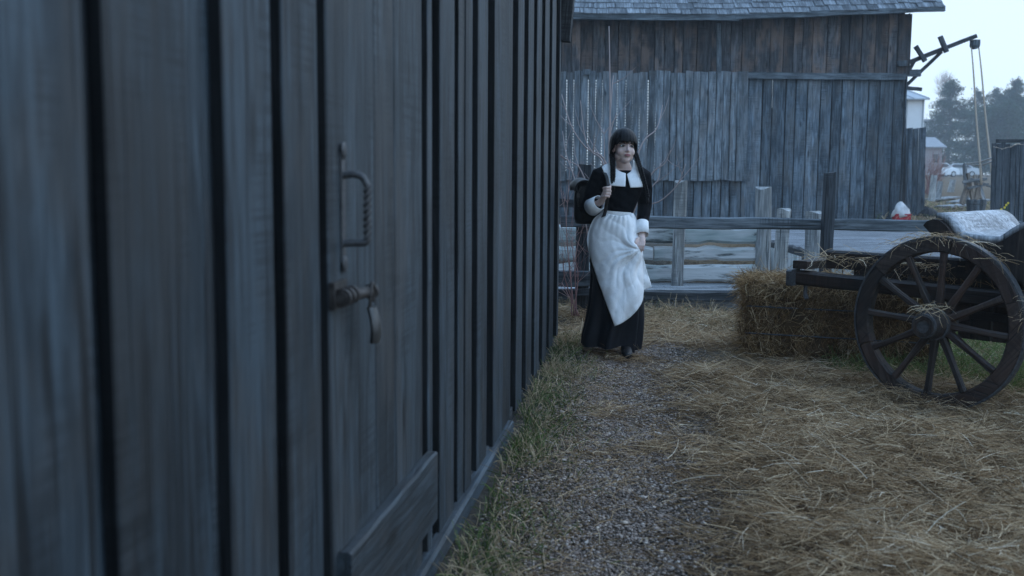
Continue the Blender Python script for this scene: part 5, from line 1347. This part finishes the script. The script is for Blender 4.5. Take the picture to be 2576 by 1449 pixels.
# dry tussocks along the bank and fence
n = 8000; x = .2 + 4 * rng.random(n); y = bank(x) - np.abs(rng.normal(0, .45, n)) + .08; keep = rng.random(n) < .5 + .5 * vnoise(x, y, 3.0, 51); x, y = x[keep], y[keep]; n = len(x)
addst(np.stack([x, y, terr(x, y)], 1), rng.random(n) * 6.28, np.clip(rng.normal(.8, .4, n), .05, 1.5), .07 + .16 * rng.random(n), .0024 + .0018 * rng.random(n), rng.normal(0, .7, n), np.abs(rng.normal(.9, .5, n)), np.where(rng.random(n) < .22, rng.random(n) * .7, .84 + .16 * rng.random(n)))
# far yard grass
n = 9000; x = 7 + 14 * rng.random(n); y = 19 + 14 * rng.random(n); addst(np.stack([x, y, terr(x, y)], 1), rng.random(n) * 6.28, np.clip(rng.normal(.8, .4, n), .05, 1.5), .08 + .14 * rng.random(n), .008 + .006 * rng.random(n), rng.normal(0, .7, n), np.abs(rng.normal(.9, .5, n)), np.where(rng.random(n) < .3, rng.random(n) * .7, .84 + .16 * rng.random(n)))
gr = fast_mesh('grass', np.concatenate(VV), np.concatenate(QQ), np.concatenate(TT), 'grass'); tag(gr, 'short grass growing at the shed foot and behind the cart', 'grass', kind='stuff')

# gravel
N_ = 66000; s_ = 2.6 + 6.2 * rng.random(N_) ** 1.1; nn = rng.normal(.56, .24, N_); p = WO[None, :] + np.outer(s_, WD) + np.outer(nn, WN); keep = (nn > .08) & (rng.random(N_) < 1.1 - .6 * smooth(.85, 1.3, nn)); p = p[keep]
N_ = len(p); p[:, 2] = terr(p[:, 0], p[:, 1]) + .002 + .006 * rng.random(N_)
oc = np.array([[1, 0, 0], [-1, 0, 0], [0, 1, 0], [0, -1, 0], [0, 0, 1], [0, 0, -1], [.75, .75, .45], [-.75, .75, .4], [-.75, -.75, .45], [.75, -.75, .4]], float)
fa = np.array([[4, 0, 6], [4, 6, 2], [4, 2, 7], [4, 7, 1], [4, 1, 8], [4, 8, 3], [4, 3, 9], [4, 9, 0], [5, 6, 0], [5, 2, 6], [5, 7, 2], [5, 1, 7], [5, 8, 1], [5, 3, 8], [5, 9, 3], [5, 0, 9]])
sz = .0025 + .0058 * rng.random(N_) ** 2.8; sz = np.where(rng.random(N_) < .010, sz * 2.1, sz)
v = oc[None] * (sz[:, None, None]) * (1 + rng.normal(0, .16, (N_, 10, 1))); v[:, :, 2] *= .7; v[:, :, 0] *= (0.8 + .5 * rng.random((N_, 1)))
an = rng.random(N_) * 6.28; ca_, sa_ = np.cos(an)[:, None], np.sin(an)[:, None]; vx = v[:, :, 0] * ca_ - v[:, :, 1] * sa_; vy = v[:, :, 0] * sa_ + v[:, :, 1] * ca_
v = np.stack([vx, vy, v[:, :, 2]], -1) + p[:, None, :]
fq = (fa[None] + (np.arange(N_) * 10)[:, None, None]).reshape(-1, 3)
tint = np.clip(.45 + .26 * rng.normal(size=N_), 0, .97); tint[rng.random(N_) < .006] = 1.0
gv = fast_mesh('gravel', v.reshape(-1, 3), fq, np.repeat(tint, 10), 'stone'); tag(gv, 'small pebbles of the gravel path beside the shed', 'gravel', kind='stuff')

# yellow flowers by the water behind the cart seat
fl_ = empty('yellow_flower', tuple(D(2530, 560, 12)), 'small plant with yellow flowers above the cart seat', 'flower')
st_ = MB(); ptl = []
for (xq, yq) in ((2519, 527), (2527, 522), (2531, 516), (2536, 511), (2512, 530)):
    t_ = Vector(D(xq, yq, 12.0)); st_.tube([(D(2528, 600, 12.0)[0], 12, .0), tuple(t_ - Vector((0, 0, .1))), tuple(t_)], .004, 5)
    ptl.append(t_)
st_.build('stem', 'stem', fl_, True, world=True)
for t_ in ptl:
    mb = MB(); mb.ell(t_, (.007, .005, .006), 8, 6)
    for k in range(6):
        q = k * math.pi / 3; mb.ell(t_ + Vector((.008 * math.cos(q), -.002, .008 * math.sin(q))), (.006, .003, .006), 8, 6)
    mb.build('blossom', 'petal', fl_, True, world=True)

# ================================================================== HAZE
k = NT('haze_air'); k.n.remove(k.b); vo = k.node('ShaderNodeVolumePrincipled'); vo.inputs['Color'].default_value = (.90, .95, 1.0, 1); vo.inputs['Density'].default_value = .0014; vo.inputs['Anisotropy'].default_value = 0.2
k.link(vo.outputs[0], k.n['Material Output'].inputs['Volume'])
mb = MB(); mb.box((50, 98.5, 6.0), (384, 251, 17)); hz = mb.build('haze', 'haze_air'); tag(hz, 'pale blue haze hanging over the yard', 'haze', kind='stuff')
